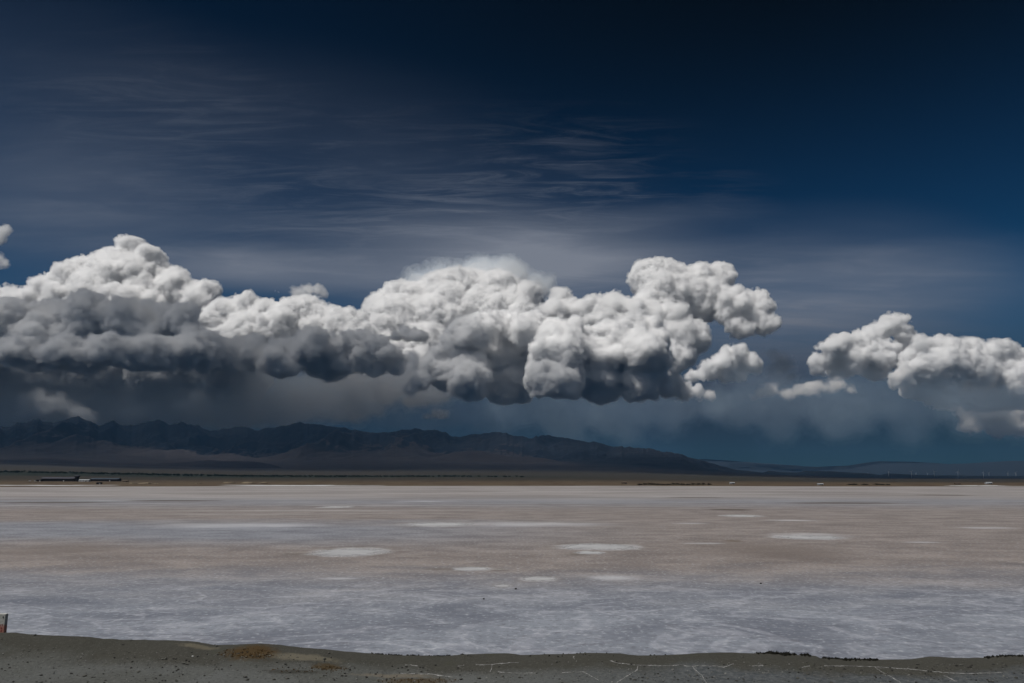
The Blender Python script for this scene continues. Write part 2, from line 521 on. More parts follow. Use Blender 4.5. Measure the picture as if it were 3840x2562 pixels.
for a in POOLS:
    stain(a[0], a[1], a[2] * 1.75, a[3] * 1.9, (0.15, 0.125, 0.11), 0.5, 0.7, 0.7)
    stain(a[0], a[1], a[2] * 1.30, a[3] * 1.35, (0.40, 0.40, 0.41), 0.75, 0.45, 0.4)
N.put(B.inputs['Base Color'], c)
hh = N.math('ADD', N.math('MULTIPLY', fine, 0.6), N.math('MULTIPLY', edge, 0.5))
N.put(B.inputs['Normal'], N.bump(hh, 0.55, 0.12))

xs = np.linspace(-1800, 1800, 240)
ys = np.concatenate([np.linspace(26, 120, 60), np.linspace(128, 1120, 60)])
gx, gy = np.meshgrid(xs, ys, indexing='ij')
link_mesh('salt_flat', np.stack([gx, gy, np.zeros_like(gx)], -1).reshape(-1, 3), grid_faces(240, 120)[:, ::-1], m_salt)['kind'] = 'structure'

# white rim of clean salt heaped along the far shore
m_rim, N, B = material('clean_salt', 0.6, 0.3)
p = N.geo()
N.put(B.inputs['Base Color'], N.mix(N.noise(N.vec('MULTIPLY', p, (1 / 25, 1 / 8, 0)), 1, 4), (0.42, 0.43, 0.45), (0.62, 0.63, 0.65)))
def salt_rim(px0, px1, py, h):
    n = 160
    rng = np.random.default_rng(int(px0) + 1000)
    d0 = on_ground(1920, py)[1]
    ax = np.linspace(on_ground(px0, py)[0], on_ground(px1, py)[0], n)
    wob = np.cumsum(rng.normal(0, 0.8, n))
    prof = [(-9, 0.004), (-4, 0.5), (0, 1), (5, 0.55), (10, 0.004)]
    fade = np.clip(np.minimum(np.arange(n), np.arange(n)[::-1]) / 25, 0.02, 1)
    hz = h * fade * (0.75 + 0.25 * np.sin(np.cumsum(rng.normal(0, 0.5, n))))
    V = np.stack([np.stack([ax, d0 + wob + dd, 0.004 + hz * kk], -1) for dd, kk in prof], 1)
    o = link_mesh('salt_shoreline', V.reshape(-1, 3), grid_faces(n, 5)[:, ::-1], m_rim)
    o['kind'] = 'structure'
salt_rim(-400, 1560, 1821.5, 0.9)
salt_rim(3520, 3780, 1822.5, 0.7)

# shallow pools of milky brine
m_pool, N, B = material('milky_brine', 0.5, 0.3)
p = N.geo()
pn = N.noise(N.vec('MULTIPLY', p, (1 / 3.5, 1 / 3.5, 0)), 1, 5, 0.6)
N.put(B.inputs['Base Color'], N.mix(N.ramp(pn, 0.3, 0.7), (0.36, 0.362, 0.37), (0.47, 0.472, 0.48)))
gx_, gy_, _ = N.sep(N.new('ShaderNodeTexCoord').outputs['Generated'])
gr = N.vec('LENGTH', N.comb(N.math('MULTIPLY_ADD', gx_, 2.0, -1.0), N.math('MULTIPLY_ADD', gy_, 2.0, -1.0), 0.0))
pe = N.noise(N.vec('MULTIPLY', p, (1 / 1.6, 1 / 1.1, 0)), 1, 6, 0.7)
N.put(B.inputs['Alpha'], N.ramp(N.math('ADD', gr, N.math('MULTIPLY', N.math('SUBTRACT', pe, 0.5), 1.9)), 0.98, 0.50, 0.0, 0.9))
for i, (px, py, w, h) in enumerate(POOLS):
    q = on_ground(px, py)
    sx = w / 2 / F_PX * q[1]
    yn, yf = on_ground(px, py + h / 2)[1], on_ground(px, py - h / 2)[1]
    cy, sy = (yn + yf) / 2, (yf - yn) / 2
    rng = np.random.default_rng(50 + i)
    n = 220
    th = np.linspace(0, 2 * math.pi, n, endpoint=False)
    ph = rng.uniform(0, 6.28, 9)
    rr = 1 + sum(0.16 / (k ** 0.8) * np.cos(k * th + ph[k - 1]) for k in range(2, 9)) * 0.8
    rr += rng.normal(0, 0.035, n) + 0.05 * fbm2(np.cos(th) * 9 + i * 7, np.sin(th) * 9, 40 + i, 4)
    ring = np.stack([q[0] + sx * rr * np.cos(th), cy + sy * rr * np.sin(th), np.full(n, 0.006)], -1)
    bm = bmesh.new()
    bm.faces.new([bm.verts.new(v) for v in ring])
    bmesh.ops.triangulate(bm, faces=bm.faces[:])
    link_bm('brine_pool', bm, m_pool)['kind'] = 'structure'

# ------------------------------------------------------------------ near bank
CREST = [(-900, 2372), (0, 2373), (60, 2374), (100, 2380), (160, 2382), (260, 2385), (340, 2390), (390, 2398), (450, 2399), (540, 2398), (640, 2402),
         (740, 2408), (800, 2417), (900, 2415), (980, 2414), (1100, 2425), (1200, 2432), (1300, 2446), (1400, 2452), (1480, 2458), (1600, 2459),
         (1650, 2462), (1740, 2456), (1900, 2453), (1950, 2458), (2060, 2452), (2230, 2452), (2330, 2453), (2390, 2459), (2480, 2457), (2600, 2452),
         (2720, 2450), (2800, 2450), (2900, 2452), (3060, 2460), (3080, 2470), (3200, 2476), (3300, 2478), (3430, 2474), (3500, 2462), (3600, 2466),
         (3700, 2465), (3760, 2458), (3840, 2460), (4800, 2462)]
CREST_Y = 35.0
cpt = np.array([at_range(px, py, CREST_Y) for px, py in CREST])
bx = np.linspace(-38, 38, 1100)
crz = np.interp(bx, cpt[:, 0], cpt[:, 2])
by = np.linspace(4, 38.4, 520)
BX, BY = np.meshgrid(bx, by, indexing='ij')
toe = 0.35 * np.maximum(BY - CREST_Y, 0) ** 2
lip = np.exp(-((BY - CREST_Y) / 2.0) ** 2)
top = np.minimum(crz[:, None], 2.0)
zz = 0.42 + (top - 0.42) * (0.35 + 0.65 * lip)
zz += 0.05 * fbm2(BX / 1.7, BY / 1.7, 61, 4) + 0.025 * fbm2(BX / 0.35, BY / 0.35, 62, 3) * (1 - 0.6 * lip)
down = np.clip((BY - CREST_Y) / 3.0, 0, 1)
zz = np.where(BY > CREST_Y, zz * (1 - down ** 1.3) - 0.15 * down, zz)

m_bank, N, B = material('gravel_bank', 0.95, 0.15)
p = N.geo()
pxs, pys, pzs = N.sep(p)
flat = N.comb(pxs, pys, 0.0)
g1 = N.noise(N.vec('SCALE', flat, scale=0.22), 1, 6, 0.6, 0.3)
g2 = N.noise(N.vec('SCALE', flat, scale=3.5), 1, 9, 0.75)
g3 = N.noise(N.vec('SCALE', flat, scale=14.0), 1, 6, 0.7)
c = N.mix(N.ramp(g1, 0.35, 0.65), (0.080, 0.083, 0.077), (0.105, 0.110, 0.108))
c = N.mix(N.ramp(pxs, -2, 10), c, N.mix(N.ramp(g2, 0.4, 0.65), (0.052, 0.059, 0.065), (0.112, 0.120, 0.124)))
crestmask = N.ramp(N.math('ADD', pys, N.math('MULTIPLY', N.math('SUBTRACT', g1, 0.5), 5)), 32.2, 33.6)
c = N.mix(crestmask, c, N.mix(g1, (0.042, 0.042, 0.034), (0.060, 0.058, 0.050)))
g4 = N.noise(N.vec('SCALE', flat, scale=7.5), 1, 4, 0.7)
soil = N.ramp(pys, 34.2, 32.4, 0.35, 1.0)
c = N.mix(N.math('MULTIPLY', N.ramp(g4, 0.55, 0.68), N.math('MULTIPLY', soil, 0.85)), c, (0.022, 0.022, 0.020))
c = N.mix(N.math('MULTIPLY', N.ramp(g4, 0.45, 0.33), N.math('MULTIPLY', soil, 0.60)), c, (0.155, 0.155, 0.145))
c = N.mix(N.ramp(g2, 0.56, 0.75, 0, 0.7), c, (0.035, 0.034, 0.03))
c = N.mix(N.ramp(g3, 0.60, 0.72, 0, 0.8), c, (0.16, 0.155, 0.14))
g5 = N.noise(N.vec('SCALE', flat, scale=0.9), 1, 5, 0.65)
c = N.mix(N.ramp(g5, 0.55, 0.75, 0, 0.5), c, (0.050, 0.052, 0.036))
# rust-brown patches of dead plants
def patch(px, py, w, h, colr, gain):
    global c
    q = on_ground(px, py, 0.6)
    ql, qr = on_ground(px - w / 2, py, 0.6), on_ground(px + w / 2, py, 0.6)
    qn, qf = on_ground(px, py + h / 2, 0.6), on_ground(px, py - h / 2, 0.6)
    sx, sy = (qr[0] - ql[0]) / 2, (qf[1] - qn[1]) / 2
    d = N.vec('LENGTH', N.vec('MULTIPLY', N.vec('SUBTRACT', flat, (q[0], (qf[1] + qn[1]) / 2, 0)), (1 / sx, 1 / sy, 0)))
    d = N.math('ADD', d, N.math('MULTIPLY', N.math('SUBTRACT', g2, 0.5), 1.6))
    c = N.mix(N.ramp(d, 1.0, 0.35, 0.0, gain), c, colr)
patch(740, 2486, 200, 12, (0.14, 0.125, 0.09), 0.7)
patch(1130, 2500, 380, 18, (0.15, 0.135, 0.10), 0.7)
patch(940, 2495, 250, 44, (0.060, 0.038, 0.015), 0.95)
patch(1230, 2516, 160, 22, (0.058, 0.040, 0.018), 0.9)
patch(1480, 2532, 400, 16, (0.15, 0.13, 0.10), 0.7)
patch(1560, 2548, 330, 30, (0.062, 0.046, 0.026), 0.85)
patch(1100, 2532, 300, 14, (0.030, 0.028, 0.022), 0.7)
N.put(B.inputs['Base Color'], c)
N.put(B.inputs['Normal'], N.bump(N.math('ADD', g2, N.math('MULTIPLY', g3, 0.5)), 0.8, 0.06))
bank = link_mesh('bank', np.stack([BX, BY, zz], -1).reshape(-1, 3), grid_faces(1100, 520)[:, ::-1], m_bank)
bank['kind'] = 'structure'
def bank_z(x, y):
    i = int(np.clip(round((x - bx[0]) / (bx[1] - bx[0])), 0, 1099))
    j = int(np.clip(round((y - by[0]) / (by[1] - by[0])), 0, 519))
    return float(zz[i, j])

# salt-filled cracks in the mud of the bank
m_vein, N, B = material('salt_vein', 0.9, 0.2)
n = N.noise(N.geo(), 6, 5, 0.7)
N.put(B.inputs['Base Color'], N.mix(N.ramp(n, 0.35, 0.62), (0.09, 0.09, 0.087), (0.30, 0.30, 0.295)))
CRACKS = [[(2285, 2480), (2315, 2490), (2400, 2496), (2530, 2499), (2600, 2501), (2660, 2502), (2720, 2502), (2752, 2494)],
          [(2820, 2500), (2860, 2498)], [(3005, 2505), (3035, 2499)], [(3090, 2498), (3180, 2498), (3280, 2501), (3400, 2509), (3530, 2522), (3620, 2527), (3760, 2523)],
          [(2597, 2500), (2606, 2512), (2630, 2532), (2655, 2570)], [(2392, 2497), (2388, 2514), (2345, 2540), (2300, 2570)], [(3280, 2501), (3300, 2516), (3372, 2556), (3390, 2575)],
          [(1520, 2494), (1566, 2500)], [(1718, 2499), (1740, 2496)], [(1785, 2495), (1845, 2494), (1945, 2486)], [(1846, 2496), (1838, 2522)], [(1868, 2521), (1930, 2525), (2010, 2525)],
          [(2110, 2524), (2185, 2520), (2215, 2534), (2245, 2552)], [(1500, 2526), (1620, 2529), (1700, 2540)], [(3540, 2535), (3590, 2556)], [(2150, 2463), (2155, 2475)]]
rng = np.random.default_rng(66)
for k_, line in enumerate(CRACKS):
    pts = []
    for (xa, ya), (xb, yb) in zip(line, line[1:]):
        m_ = max(3, int(math.hypot(xb - xa, yb - ya) / 5))
        for t in np.linspace(0, 1, m_, endpoint=False):
            pts.append((xa + (xb - xa) * t + rng.normal(0, 1.2), ya + (yb - ya) * t + rng.normal(0, 0.5)))
    pts.append(line[-1])
    W3 = []
    for px, py in pts:
        q = on_ground(px, py, 0.6)
        for _ in range(4):
            q = on_ground(px, py, bank_z(q[0], q[1]))
        W3.append(q)
    W3 = np.array(W3)
    T_ = np.gradient(W3, axis=0)
    T_ /= np.linalg.norm(T_, axis=1)[:, None] + 1e-9
    Sd = np.stack([-T_[:, 1], T_[:, 0], T_[:, 0] * 0], 1)
    V = []
    for i_ in range(len(W3)):
        wdt = rng.uniform(0.008, 0.042) * (0.6 + 0.4 * math.sin(i_ * 0.9 + k_))
        for sg in (-1, 0, 1):
            q = W3[i_] + Sd[i_] * sg * wdt
            V.append((q[0], q[1], bank_z(q[0], q[1]) + (0.016 if sg == 0 else 0.004)))
    link_mesh('salt_vein', np.array(V), grid_faces(len(W3), 3), m_vein)['kind'] = 'structure'

# ------------------------------------------------------------------ small things
def simple(name, colr, rough=0.8, spec=0.3, var=0.25, scale=3.0):
    m, N, B = material(name, rough, spec)
    n = N.noise(N.geo(), scale, 5, 0.65)
    d = tuple(x * (1 - var) for x in colr)
    l = tuple(min(1, x * (1 + var)) for x in colr)
    N.put(B.inputs['Base Color'], N.mix(N.ramp(n, 0.3, 0.7), d, l))
    return m

def box(bm, x0, x1, y0, y1, z0, z1, bev=0.0):
    r = bmesh.ops.create_cube(bm, size=1.0)
    for v in r['verts']:
        v.co.x = x0 if v.co.x < 0 else x1
        v.co.y = y0 if v.co.y < 0 else y1
        v.co.z = z0 if v.co.z < 0 else z1
    if bev:
        es = list({e for v in r['verts'] for e in v.link_edges})
        bmesh.ops.bevel(bm, geom=es, offset=bev, segments=2, affect='EDGES', profile=0.6)

def rock_bm(rng, r, sub=2, squash=0.7, rough=0.35, bm=None, at=(0, 0, 0)):
    bm = bm or bmesh.new()
    res = bmesh.ops.create_icosphere(bm, subdivisions=sub, radius=1.0)
    off = Vector(rng.uniform(-50, 50, 3))
    sx, sy = rng.uniform(0.8, 1.25, 2)
    for v in res['verts']:
        k = 1 + rough * mnoise.noise(v.co * 1.3 + off) + 0.5 * rough * mnoise.noise(v.co * 3.1 + off)
        v.co = Vector((v.co.x * sx, v.co.y * sy, v.co.z * squash)) * (k * r) + Vector(at)
    return bm

m_stone = simple('dark_stone', (0.022, 0.020, 0.020), 0.8, 0.3, 0.4, 20)
m_pale = simple('pale_stone', (0.55, 0.55, 0.53), 0.8, 0.3, 0.2, 20)
for i, (px, py, rp, label) in enumerate([
        (1814, 2248, 4.0, 'black stone lying alone on the salt crust, nearest to the bank of the dark stones'),
        (1934, 2210, 3.6, 'small black stone on the salt just right of a short pale pool'),
        (2853, 2190, 3.6, 'black stone alone on the right half of the salt crust')]):
    q = on_ground(px, py)
    rng = np.random.default_rng(300 + i)
    r = rp * q[1] / F_PX
    o = link_bm('stone', rock_bm(rng, r, 2, 0.8), m_stone, smooth=True)
    o.location = (q[0], q[1], r * 0.45)
    tag(o, label, 'stone', 'stones on the salt and the bank')
q = on_ground(720, 2505, 0.6)
o = link_bm('stone', rock_bm(np.random.default_rng(310), 0.035, 2, 0.8), m_pale, smooth=True)
o.location = (q[0], q[1], bank_z(q[0], q[1]) + 0.015)
tag(o, 'small white stone on the grey gravel left of the rust-brown dry plants', 'stone', 'stones on the salt and the bank')

# gravel scattered on the bank
def gravel(name, count, rlo, rhi, mat, seed, xr=(-25, 25), yr=(22.5, 34.0)):
    rng = np.random.default_rng(seed)
    bm0 = bmesh.new()
    bmesh.ops.create_icosphere(bm0, subdivisions=1, radius=1.0)
    base = np.array([v.co[:] for v in bm0.verts])
    fc = np.array([[v.index for v in f.verts] for f in bm0.faces])
    bm0.free()
    V, Fc = [], []
    for k in range(count):
        x, y = rng.uniform(*xr), rng.uniform(*yr)
        if fbm2(np.array([x / 2.5]), np.array([y / 1.6]), seed, 2)[0] < rng.uniform(-0.5, 0.3):
            continue
        r = rlo + (rhi - rlo) * rng.random() ** 3
        P_ = base * (r * rng.uniform(0.65, 1.35, (len(base), 1))) * np.array((rng.uniform(0.8, 1.4), rng.uniform(0.8, 1.3), 0.65))
        V.append(P_ + np.array((x, y, bank_z(x, y) + 0.3 * r)))
        Fc.append(fc + len(base) * (len(V) - 1))
    o = link_mesh(name, np.concatenate(V), np.concatenate(Fc), mat, smooth=False)
    o['kind'] = 'stuff'
gravel('gravel', 7000, 0.010, 0.05, simple('dark_gravel', (0.035, 0.034, 0.031), 0.9, 0.2, 0.5, 6), 71)
gravel('gravel', 6000, 0.010, 0.04, simple('grey_gravel', (0.15, 0.15, 0.14), 0.9, 0.2, 0.4, 6), 72)
gravel('gravel', 500, 0.02, 0.07, simple('grey_clods', (0.075, 0.075, 0.066), 0.9, 0.2, 0.4, 6), 73, yr=(31, 35))

# dark turf along the lip of the bank, dead plants on its top
def turf(name, spots, mat, seed, spiky=True):
    rng = np.random.default_rng(seed)
    bm = bmesh.new()
    for (x, y, z, r) in spots:
        rock_bm(rng, r, 2, 0.75, 0.9, bm, (x, y, z + r * 0.2))
        if spiky:
            for _ in range(10):
                a, t = rng.uniform(0, 6.28), rng.uniform(0.1, 0.9)
                p0 = Vector((x, y, z + r * 0.3))
                d = Vector((math.cos(a) * t, math.sin(a) * t, 1)).normalized() * r * rng.uniform(0.9, 1.9)
                w = Vector((-math.sin(a), math.cos(a), 0)) * r * 0.16
                bm.faces.new([bm.verts.new(p0 + w), bm.verts.new(p0 - w), bm.verts.new(p0 + d)])
    o = link_bm(name, bm, mat)
    o['kind'] = 'stuff'
    return o
m_turf = simple('dark_turf', (0.012, 0.012, 0.009), 0.95, 0.1, 0.4, 8)
m_dead = simple('rust_dry_plants', (0.060, 0.038, 0.017), 0.95, 0.1, 0.5, 5)
rng = np.random.default_rng(80)
def crest_spot(px, dy=0.0):
    x = at_range(px, 2455, CREST_Y)[0]
    y = CREST_Y + dy
    return x, y, bank_z(x, y)
sp = []
for px in np.arange(2815, 3300, 2.2):
    if fbm2(np.array([px / 24.0]), np.array([0.5]), 5, 3)[0] > -0.28:
        x, y, z = crest_spot(px, rng.uniform(-0.12, 0.5))
        big = 1.6 if 3040 < px < 3095 or 2890 < px < 2975 else 1.0
        sp.append((x, y, z, rng.uniform(0.025, 0.062) * big))
turf('undergrowth', sp, m_turf, 81)
sp = []
for px in np.arange(3695, 3900, 2.6):
    x, y, z = crest_spot(px, rng.uniform(-0.2, 0.4))
    sp.append((x, y, z, rng.uniform(0.02, 0.05)))
turf('undergrowth', sp, m_turf, 82)
sp = []
for px in np.arange(1390, 1740, 2.6):
    if fbm2(np.array([px / 30.0]), np.array([1.5]), 6, 3)[0] > -0.15:
        x, y, z = crest_spot(px, rng.uniform(0.0, 0.5))
        sp.append((x, y, z, rng.uniform(0.018, 0.036)))
for px in list(rng.uniform(1980, 2500, 26)):
    x, y, z = crest_spot(px, rng.uniform(-0.6, 0.2))
    sp.append((x, y, z, rng.uniform(0.012, 0.035)))
turf('undergrowth', sp, m_turf, 83)
sp = []
for (px, py, w, h_, n) in ((930, 2496, 230, 20, 170), (1230, 2518, 150, 12, 60), (1560, 2548, 320, 20, 90), (1150, 2526, 280, 14, 40)):
    for _ in range(n):
        a, t = rng.uniform(0, 6.28), math.sqrt(rng.random())
        q = on_ground(px + math.cos(a) * t * w / 2, py + math.sin(a) * t * h_ / 2, 0.62)
        sp.append((q[0], q[1], bank_z(q[0], q[1]), rng.uniform(0.010, 0.030)))
turf('weeds', sp, m_dead, 84)

# boundary marker at the left edge
x0 = at_range(14, 2371, 35.3)[0] - 0.36
MK = root('boundary_marker', (x0, 35.3, bank_z(x0, 35.3) - 0.12))
tag(MK, 'white concrete marker slab with red lettering, standing at the left end of the bank', 'marker')
m_conc, N, B = material('painted_concrete', 0.75, 0.3)
p = N.geo()
n = N.noise(p, 9, 6, 0.65)
zz_ = N.sep(N.new('ShaderNodeTexCoord').outputs['Object'])[2]
c = N.mix(N.ramp(n, 0.35, 0.7), (0.34, 0.34, 0.31), (0.46, 0.46, 0.43))
c = N.mix(N.math('MULTIPLY', N.ramp(N.math('ADD', zz_, N.math('MULTIPLY', n, 0.12)), 0.58, 0.46), 0.75), c, (0.36, 0.10, 0.06))
N.put(B.inputs['Base Color'], c)
N.put(B.inputs['Normal'], N.bump(n, 0.3, 0.02))
bm = bmesh.new()
box(bm, -0.24, 0.36, 0, 0.20, 0, 0.92, 0.012)
link_bm('slab', bm, m_conc, MK)
rng = np.random.default_rng(91)
m_red = simple('red_paint', (0.22, 0.025, 0.018), 0.6, 0.4, 0.3, 20)
for row in range(3):
    zc = 0.47 - row * 0.11
    xx = -0.2
    bm = bmesh.new()
    while xx < 0.30:
        for _ in range(3):
            if rng.random() < 0.5:
                zq = zc + rng.uniform(-0.035, 0.03)
                box(bm, xx, xx + 0.055, -0.004, 0.0015, zq, zq + 0.014)
            else:
                u_ = xx + rng.uniform(0, 0.045)
                box(bm, u_, u_ + 0.013, -0.0045, 0.0015, zc - 0.035, zc + 0.04)
        xx += 0.085
    link_bm('lettering', bm, m_red, MK)
bm = bmesh.new()
r_ = bmesh.ops.create_cone(bm, cap_ends=True, segments=16, radius1=0.026, radius2=0.020, depth=0.02)
for v in bm.verts:
    v.co = Vector((v.co.x + 0.275, -v.co.z - 0.008, v.co.y + 0.80))
link_bm('bolt', bm, simple('black_steel', (0.02, 0.02, 0.02), 0.5, 0.5), MK)

# ---- far shore
def terrain_z(x, y):
    d, a = math.hypot(x, y), math.atan2(x, y)
    i = int(np.clip(np.searchsorted(A, a), 0, NA - 1))
    return float(np.interp(d, D, TERRAIN[i]))

def on_plain(px, dist):
    x = at_range(px, 1805, dist)[0]
    return x, dist, terrain_z(x, dist)

def gable(bm, w, d, h, rise, over):
    a = [(-w / 2 - over, -d / 2 - over, h), (w / 2 + over, -d / 2 - over, h), (w / 2 + over, d / 2 + over, h), (-w / 2 - over, d / 2 + over, h),
         (-w / 2 - over, 0, h + rise), (w / 2 + over, 0, h + rise)]
    v = [bm.verts.new(q) for q in a]
    for f in ((0, 1, 5, 4), (2, 3, 4, 5), (1, 2, 5), (3, 0, 4), (3, 2, 1, 0)):
        bm.faces.new([v[i] for i in f])

MB = {'dark': simple('dark_render', (0.014, 0.013, 0.014), 0.9, 0.2), 'white': simple('white_render', (0.45, 0.46, 0.47), 0.8, 0.3),
      'blue': simple('blue_sheet_roof', (0.020, 0.032, 0.050), 0.5, 0.4), 'violet': simple('violet_grey_roof', (0.030, 0.030, 0.045), 0.5, 0.4),
      'tan': simple('mud_brick', (0.12, 0.09, 0.065)), 'glass': simple('dark_glass', (0.02, 0.022, 0.026), 0.2, 0.5), 'pale': simple('pale_sheet_roof', (0.40, 0.42, 0.44), 0.5, 0.4)}
def hall(name, label, cat, px0, px1, dist, h, d, rise, wall, roof, windows=0, wallh=None):
    s_ = dist / F_PX
    w = (px1 - px0) * s_
    x, y, z = on_plain((px0 + px1) / 2, dist)
    r = root(name, (x, y, z - 0.15))
    tag(r, label, cat, 'buildings and sheds on the far shore')
    bm = bmesh.new()
    box(bm, -w / 2, w / 2, -d / 2, d / 2, 0, h)
    link_bm('wall', bm, MB[wall], r)
    bm = bmesh.new()
    gable(bm, w, d, h + 0.003, rise, 0.5)
    link_bm('roof', bm, MB[roof], r)
    for k in range(windows):
        bm = bmesh.new()
        xw = -w / 2 + (k + 0.5) * w / windows
        box(bm, xw - 1.0, xw + 1.0, -d / 2 - 0.06, -d / 2 + 0.05, h * 0.35, h * 0.75)
        link_bm('window', bm, MB['glass'], r)
    bm = bmesh.new()
    box(bm, w * 0.18, w * 0.18 + min(2.4, w * 0.25), -d / 2 - 0.08, -d / 2 + 0.05, 0.1, min(2.6, h * 0.7))
    link_bm('door', bm, MB['dark'] if wall != 'dark' else MB['white'], r)
    return r
hall('hall_building', 'long dark hall with a violet-grey roof on the far shore at left', 'building', 160, 282, 1950, 6.5, 16, 3.4, 'dark', 'violet', 7)
hall('low_house', 'low dark house at the left end of the long violet-roofed hall', 'house', 138, 158, 1940, 3.2, 9, 1.4, 'dark', 'dark', 2)
hall('white_shed', 'white-fronted shed with a pale roof between the dark tower and the blue hall', 'shed', 299, 336, 1930, 3.4, 10, 1.6, 'white', 'pale', 3)
hall('hall_building', 'long hall with a dark blue roof right of the white shed', 'building', 345, 448, 1990, 5.0, 16, 3.0, 'dark', 'blue', 6)
hall('mud_house', 'small tan house among pale spoil heaps right of the blue-roofed hall', 'house', 462, 480, 1900, 2.6, 7, 1.0, 'tan', 'tan', 1)
hall('pump_house', 'small black pump house standing near the salt edge below the blue hall', 'shed', 365, 381, 1420, 2.8, 6, 0.8, 'dark', 'dark', 1)
hall('white_shed', 'tiny white shed on the plain right of the dark shore thicket', 'shed', 2737, 2753, 1500, 2.4, 6, 0.9, 'white', 'pale', 1)
hall('white_shed', 'white hut standing right at the salt edge in the right half of the far shore', 'shed', 3066, 3084, 1120, 1.9, 5, 0.8, 'white', 'pale', 1)
hall('white_shed', 'bright white shed on the dark shore below the right-hand turbines', 'shed', 3696, 3716, 1480, 2.6, 7, 1.2, 'white', 'pale', 1)
hall('low_house', 'low brown house left of the bright white shed under the turbines', 'house', 3580, 3598, 1420, 2.0, 6, 0.8, 'tan', 'tan', 1)
hall('mud_house', 'low reddish house at the left end of the dark shore thicket', 'house', 2330, 2350, 1480, 2.4, 7, 1.0, 'tan', 'tan', 1)
# small dark lookout tower
x, y, z = on_plain(288, 1940)
r = root('lookout_tower', (x, y, z - 0.15))
tag(r, 'small black square tower between the violet-roofed hall and the white shed', 'tower')
bm = bmesh.new()
box(bm, -3.2, 3.2, -3, 3, 0, 10.5)
link_bm('shaft', bm, MB['dark'], r)
bm = bmesh.new()
box(bm, -4.4, 4.4, -4.2, 4.2, 10.503, 12.6)
link_bm('lookout_room', bm, MB['dark'], r)
bm = bmesh.new()
gable(bm, 8.8, 8.4, 12.606, 1.6, 0.5)
link_bm('roof', bm, MB['violet'], r)

def van(px, dist, label):
    x, y, z = on_plain(px, dist)
    r = root('parked_van', (x, y, z - 0.05), 0.3)
    tag(r, label, 'van', 'vans parked on the far shore')
    bm = bmesh.new()
    box(bm, -2.4, 1.4, -0.95, 0.95, 0.45, 2.3, 0.12)
    box(bm, 1.3, 2.5, -0.93, 0.93, 0.45, 1.45, 0.12)
    link_bm('body', bm, MB['white'], r)
    bm = bmesh.new()
    box(bm, 0.2, 1.2, -0.97, 0.97, 1.35, 2.05)
    link_bm('window', bm, MB['glass'], r)
    for wx_ in (-1.6, 1.7):
        for wy_ in (-0.85, 0.85):
            bm = bmesh.new()
            bmesh.ops.create_cone(bm, cap_ends=True, segments=14, radius1=0.38, radius2=0.38, depth=0.24)
            for v in bm.verts:
                v.co = Vector((v.co.x + wx_, v.co.z + wy_, v.co.y + 0.38))
            link_bm('wheel', bm, m_stone, r)
van(112, 1880, 'white van on the brown shore, leftmost of the two beside the low dark house')
van(132, 1870, 'white van parked close beside the low dark house')

# spoil heaps of pale earth right of the halls
m_heap = simple('pale_earth', (0.17, 0.14, 0.10), 0.95, 0.1, 0.35, 0.4)
for k, (px, d_, w_) in enumerate([(497, 1500, 26), (540, 1520, 34), (590, 1500, 24), (860, 1480, 40), (930, 1470, 46), (990, 1500, 30), (745, 1530, 22)]):
    x, y, z = on_plain(px, d_)
    rng = np.random.default_rng(400 + k)
    o = link_bm('earth_heap', rock_bm(rng, w_ / 2 * d_ / F_PX, 3, 0.22, 0.5), m_heap, smooth=True)
    o.location = (x, y, z)
    tag(o, 'low pale earth heap on the brown far shore right of the halls', 'earth heap', 'earth heaps on the far shore')

# wind turbines
m_tw = simple('white_turbine_paint', (0.62, 0.63, 0.65), 0.5, 0.4, 0.05, 0.1)
def turbine_parts(phase):
    r = root('wind_turbine', (0, 0, 0))
    bm = bmesh.new()
    bmesh.ops.create_cone(bm, cap_ends=True, segments=20, radius1=3.0, radius2=1.7, depth=80, matrix=__import__('mathutils').Matrix.Translation((0, 0, 40)))
    link_bm('tower', bm, m_tw, r, True)
    bm = bmesh.new()
    box(bm, -2.1, 2.1, -3.6, 7.5, 79.6, 83.8, 0.8)
    link_bm('nacelle', bm, m_tw, r)
    bm = bmesh.new()
    bmesh.ops.create_uvsphere(bm, u_segments=14, v_segments=10, radius=2.0)
    for v in bm.verts:
        v.co = Vector((v.co.x, v.co.y * 1.3 - 4.6, v.co.z + 81.7))
    link_bm('hub', bm, m_tw, r, True)
    for k in range(3):
        a = phase + k * 2 * math.pi / 3
        bm = bmesh.new()
        secs = []
        for t, ch, th in ((1.2, 1.6, 1.5), (6, 3.3, 1.1), (16, 2.5, 0.7), (28, 1.5, 0.4), (38, 0.5, 0.15)):
            ring = []
            for q in range(8):
                b = 2 * math.pi * q / 8
                lx, ly, lz = math.cos(b) * ch / 2, math.sin(b) * th / 2 - 5.2, t
                ring.append(bm.verts.new((lx * math.cos(a) + lz * math.sin(a), ly, -lx * math.sin(a) + lz * math.cos(a) + 81.7)))
            secs.append(ring)
        for u0, u1 in zip(secs, secs[1:]):
            for q in range(8):
                bm.faces.new((u0[q], u0[(q + 1) % 8], u1[(q + 1) % 8], u1[q]))
        bm.faces.new(secs[0][::-1])
        bm.faces.new(secs[-1])
        link_bm('blade', bm, m_tw, r, True)
    return r
